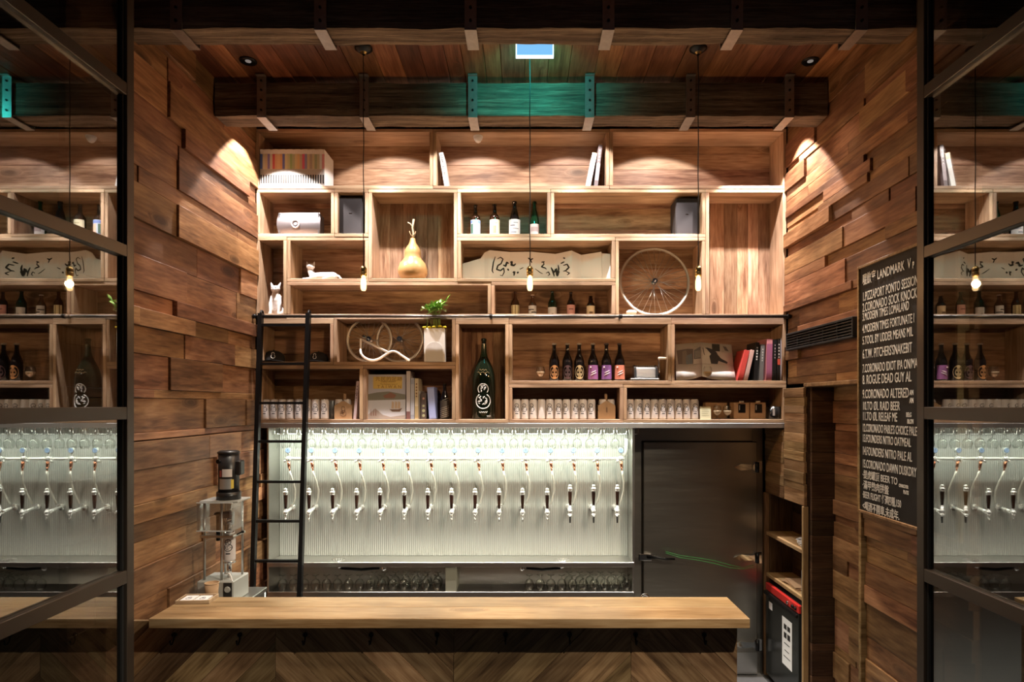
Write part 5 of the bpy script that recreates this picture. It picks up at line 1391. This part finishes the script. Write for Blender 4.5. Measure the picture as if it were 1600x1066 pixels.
# chevron boards
yp0, yp1 = 3.325, 3.349
seams = [PX(p,yp0) for p in (152,430.5,709,986,1264)]; xend_r = PX(1152,yp0); xend_l = cxl-.16
bw = .135*math.sqrt(2)
def clip(poly, f):       # Sutherland-Hodgman against half plane f(p) >= 0
    out = []
    for i in range(len(poly)):
        a, b = poly[i], poly[(i+1) % len(poly)]; fa, fb = f(a), f(b)
        if fa >= 0: out.append(a)
        if fa*fb < 0:
            t = fa/(fa-fb); out.append((a[0]+(b[0]-a[0])*t, a[1]+(b[1]-a[1])*t))
    return out
ztop2 = CT-cth-.001
cells = [(max(xend_l,seams[0]),seams[1],1),(seams[1],seams[2],-1),(seams[2],seams[3],1),(seams[3],xend_r,-1)]
for ci, (xa, xb, sg_) in enumerate(cells):
    # lines z = sg_*(x) + c ; boards between successive c
    c0 = -3.0
    off = rnd.uniform(0, bw)
    k = 0
    while True:
        c1_ = -2.6 + off + k*bw; k += 1
        if c1_ > 4: break
        poly = [(xa+.0008,.02),(xb-.0008,.02),(xb-.0008,ztop2),(xa+.0008,ztop2)]
        poly = clip(poly, lambda p: p[1]-sg_*p[0]-(c1_+.0012))
        if len(poly) >= 3: poly = clip(poly, lambda p: (c1_+bw-.0012)-(p[1]-sg_*p[0]))
        if len(poly) < 3: continue
        cx_ = sum(p[0] for p in poly)/len(poly); cz_ = sum(p[1] for p in poly)/len(poly)
        if max(p[1] for p in poly) < .45: continue
        ang = sg_*PI/4
        ca, sa = math.cos(-ang), math.sin(-ang)
        loc = [((p[0]-cx_)*ca-(p[1]-cz_)*sa, (p[0]-cx_)*sa+(p[1]-cz_)*ca) for p in poly]
        MB().prism(loc, 'y', rnd.choice((0,0,.001,.003)), yp1-yp0).build('board', M['chevron'], ct, (cx_-ct.location.x, yp0-CF, cz_), (0,-ang,0))
MB().cbox(PX(1150,3.34)-ct.location.x-.03, PX(1150,3.34)-ct.location.x+.006, .13, .34, .02, ztop2, .002).build('end_panel', M['chevron'], ct)
hkm = MB().tube([(0,0,.03),(0,-.004,0),(0,-.018,-.018),(0,-.034,-.014),(0,-.038,.004)],.004,6).cyl((0,.002,.028),(0,-.004,.028),.013,.013,10).sphere((0,-.038,.006),.006,8,6).mesh('coat_hook')
hkm.materials.append(M['black'])
for i, px in enumerate((272,375,477,580,683,790,890,993,1100)):
    o = obj('coat_hook', hkm, None, None, (PX(px,yp0), yp0-.0022, PZ(1000,yp0)))
    tag(o, 'small black coat hook under the counter edge, %s from the ladder wall' % ordw(i+1), 'hook', 'hooks under the counter')

# tray with cards on the counter
tr_ = thing('wooden_tray', 'small square wooden tray on the end of the counter', 'tray', (-1.865, 3.50, CT)); tr_.rotation_euler = (0,0,.06)
tw, td, tm = .093, .062, wood('pale_tray_wood', (.40,.27,.16), (.52,.37,.24), (.62,.47,.32), .5, .05, .003, .2)
MB().box(-tw,tw,-td,td,.0,.006).build('base', tm, tr_)
for a in ((-tw,tw,-td,-td+.007,.006,.022),(-tw,tw,td-.007,td,.006,.022),(-tw,-tw+.007,-td+.007,td-.007,.006,.022),(tw-.007,tw,-td+.007,td-.007,.006,.022)): MB().cbox(*a,.001).build('edge', tm, tr_)
for i, xx in enumerate((-.042,.036)):
    c = thing('business_card', 'white card lying in the wooden tray, %s' % ('nearer the wall','nearer the cup')[i], 'card', (-1.865+xx, 3.495, CT+.0065), .06, 'cards in the tray')
    MB().box(-.034,.034,-.046,.046,0,.012).build('stack', M['paper'], c)
    e = MB().torus((0,.006,.0125),.010,.0012,'z',18,5).torus((0,-.012,.0125),.014,.0012,'z',18,5); e.build('emblem', cm((.2,.2,.25),.7), c)

# ================================================================ CAN SEAMER ON ITS STEEL TABLE
tb = thing('steel_table', 'low steel table behind the counter under the canning machine', 'table', (-1.97, 4.0, 0))
MB().cbox(-.17,.185,-.26,.26,1.075,1.105,.003).build('table_top', M['steel'], tb)
for x_ in (-.15,.165):
    for y_ in (-.24,.24): MB().cyl((x_,y_,0),(x_,y_,1.075),.018,.018,12).build('leg', M['steel'], tb)
MB().cbox(-.16,.175,-.25,.25,.35,.37,.003).build('lower_shelf', M['steel'], tb)
MB().box(.176,.18,-.25,.25,.8,1.074).box(-.165,-.161,-.25,.25,.8,1.074).build('apron', M['steel'], tb)
Y = 4.0; zb = 1.105
cs = thing('can_seamer', 'upright canning machine with a black motor and clear guard', 'machine', (PX(350,Y), Y, zb))
def q(px, py, dy=0.0): return (PX(px,Y)-cs.location.x, dy, PZ(py,Y)-zb)
grey = plain('grey_enamel', (.36,.36,.34), .45)
bx = MB().cbox(q(320,0)[0], q(376,0)[0], -.10,.12, 0, q(0,902)[2], .006).build('base', grey, cs)
pn = MB().cbox(q(361,0)[0], q(374,0)[0], -.104,-.1005, q(0,928)[2], q(0,904)[2], .002).build('control_panel', M['ink'], bx)
x_, _, z_ = q(367.5,914); MB().cyl((x_,-.112,z_),(x_,-.1045,z_),.017,.02,18).build('dial', grey, pn)
for px, dy in ((327,-.06),(354.5,-.07),(343,.08),(371,.07)):
    x_, _, z1 = q(px,781); MB().cyl((x_,dy,q(0,902)[2]),(x_,dy,z1),.0075,.0075,12).build('column', M['steel'], cs)
plate = MB().cbox(q(322,0)[0],q(381,0)[0],-.085,.10,q(0,783)[2],q(0,780)[2],.003).build('top_plate', grey, cs)
MB().cbox(q(322,0)[0],q(374,0)[0],-.08,.09,q(0,837)[2],q(0,833)[2],.003).build('head_plate', M['steel'], cs)
mx = q(357.5,0)[0]
mt = MB().cyl((mx,0,q(0,780)[2]),(mx,0,q(0,768)[2]),.074,.074,28).cyl((mx,0,q(0,768)[2]),(mx,0,q(0,709)[2]),.064,.064,28).lathe([(.064,0),(.068,.003),(.068,.012),(.055,.02),(0,.022)],(mx,0,q(0,709)[2]),28).build('motor', cm((.016,.015,.016),.35), cs)
MB().cbox(mx+.055,mx+.092,-.035,.03,q(0,742)[2],q(0,719)[2],.008).build('capacitor', cm((.016,.015,.016),.4), mt)
def onmotor(a0,a1,za,zb_,m,nm): return MB().lathe([(.0650,q(0,zb_)[2]),(.0650,q(0,za)[2])],(mx,0,0),8,PI*a0,PI*a1).build(nm, m, mt)
onmotor(1.44,1.74,732,744,cm((.72,.66,.64),.5),'label'); onmotor(1.33,1.42,734,744,cm((.45,.10,.09),.5),'label'); lb2 = onmotor(1.34,1.74,747,763,cm((.5,.5,.5),.35,.6),'label'); onmotor(1.70,1.79,748,762,cm((.70,.52,.08),.5),'label')
MB().cyl((mx-.035,-.06,q(0,720)[2]),(mx-.037,-.07,q(0,720)[2]),.014,.014,12).build('plug', M['black'], mt)
gx0, gx1 = q(321,0)[0], q(374,0)[0]; gz0, gz1 = q(0,825)[2], q(0,782)[2]
g = MB().box(gx0,gx1,-.108,-.104,gz0,gz1).box(gx0,gx0+.004,-.104,.05,gz0,gz1).box(gx1,gx1+.004,-.104,.05,gz0,gz1).box(gx0,gx1,-.104,.05,gz0,gz0+.004).build('guard', M['acrylic'], cs)
for k in range(2):
    zz = (gz0,gz1)[k]; MB().box(gx0-.001,gx1+.005,-.110,-.103,zz-.003,zz+.003).build('guard_edge', cm((.6,.62,.63),.3), g)
MB().cyl((mx,0,q(0,835)[2]),(mx,0,q(0,783)[2]),.016,.016,16).cyl((mx,0,q(0,820)[2]),(mx,0,q(0,800)[2]),.034,.034,20).build('spindle', M['chrome'], cs)
MB().cbox(mx-.02,mx+.028,-.05,-.02,q(0,808)[2],q(0,797)[2],.003).build('roller_block', cm((.02,.02,.03),.4), cs)
MB().cyl((q(341,0)[0],.0,q(0,845)[2]),(q(341,0)[0],.0,q(0,800)[2]),.013,.013,12).sphere((q(341,0)[0],0,q(0,803)[2]),.026,12,8,(1,1,.5)).build('lever_arm', M['black'], cs)
MB().cyl((q(373,0)[0],-.03,q(0,834)[2]),(q(383,0)[0],-.04,q(0,829)[2]),.005,.005,8).sphere((q(384,0)[0],-.041,q(0,829)[2]),.009,8,6).build('lever', M['black'], cs)
MB().torus((mx+.004,0,q(0,836)[2]),.052,.006,'z',32,8).build('guide_ring', M['steel'], cs)
lf = MB().cyl((mx+.004,0,q(0,902)[2]),(mx+.004,0,q(0,878.5)[2]),.014,.014,14).cyl((mx+.004,0,q(0,879)[2]),(mx+.004,0,q(0,876.5)[2]),.04,.04,24).build('lifter', M['chrome'], cs)
MB().tube(smooth_path([(mx+.01,-.06,q(0,893)[2]),(mx+.04,-.075,q(0,892)[2]),(mx+.062,-.085,q(0,902)[2]),(mx+.07,-.09,q(0,911)[2])]),.005,8).build('hose', M['white'], cs)
c = can(361, 4.0, 21, 'white printed can held upright in the canning machine', None, .2, 1.13); c.location = (cs.location.x+mx+.004, 4.0, zb+q(0,876.4)[2])
# paper cup beside it
Yc_ = 3.83; r = thing('paper_cup', 'brown paper cup standing behind the wooden tray', 'cup', (PX(331,Yc_), Yc_, zb)); s = Yc_/F
hC = PZ(911,Yc_)-zb
MB().lathe([(0,.002),(.028,.002),(.030,0),(.041,hC),(.039,hC),(.029,.006),(0,.006)],n=24).build('body', M['kraft'], r)
MB().torus((0,0,hC),.041,.0028,'z',28,6).build('rim', cm((.55,.38,.24),.8), r)
MB().lathe([(.0335,.035),(.0375,.075)],n=5,a0=PI*1.72,a1=PI*1.86).build('print', cm((.15,.08,.05),.8), r)
# faucet that peeps over the counter
Yf = 4.9; r = thing('bar_faucet', 'chrome gooseneck faucet peeping over the counter by the steel door', 'faucet', (PX(1001,Yf), Yf, .0))
zf = PZ(927,Yf)
MB().cyl((0,0,0),(0,0,.03),.03,.03,16).build('base', M['chrome'], r)
MB().tube([(0,0,.02),(0,0,zf-.05)]+[(.032-.032*math.cos(a),-.01*math.sin(a),zf-.05+.042*math.sin(a)) for a in [PI*k/8 for k in range(1,9)]]+[(.064,0,zf-.1)],.010,10).build('neck', M['chrome'], r)

# ================================================================ lettering becomes plain mesh
dg = bpy.context.evaluated_depsgraph_get(); dg.update()
for o in [o for o in bpy.data.objects if o.type == 'FONT']:
    me = bpy.data.meshes.new_from_object(o.evaluated_get(dg)); m_ = o.data.materials[0]
    if not me.materials: me.materials.append(m_)
    nm = o.name; par = o.parent; mw = (o.location.copy(), o.rotation_euler.copy(), o.scale.copy())
    base = nm.split('.')[0]
    bpy.data.objects.remove(o)
    if len(me.polygons) == 0: continue
    n_ = bpy.data.objects.new(base, me); COL.objects.link(n_); n_.parent = par
    n_.location, n_.rotation_euler, n_.scale = mw
bpy.context.view_layer.update()
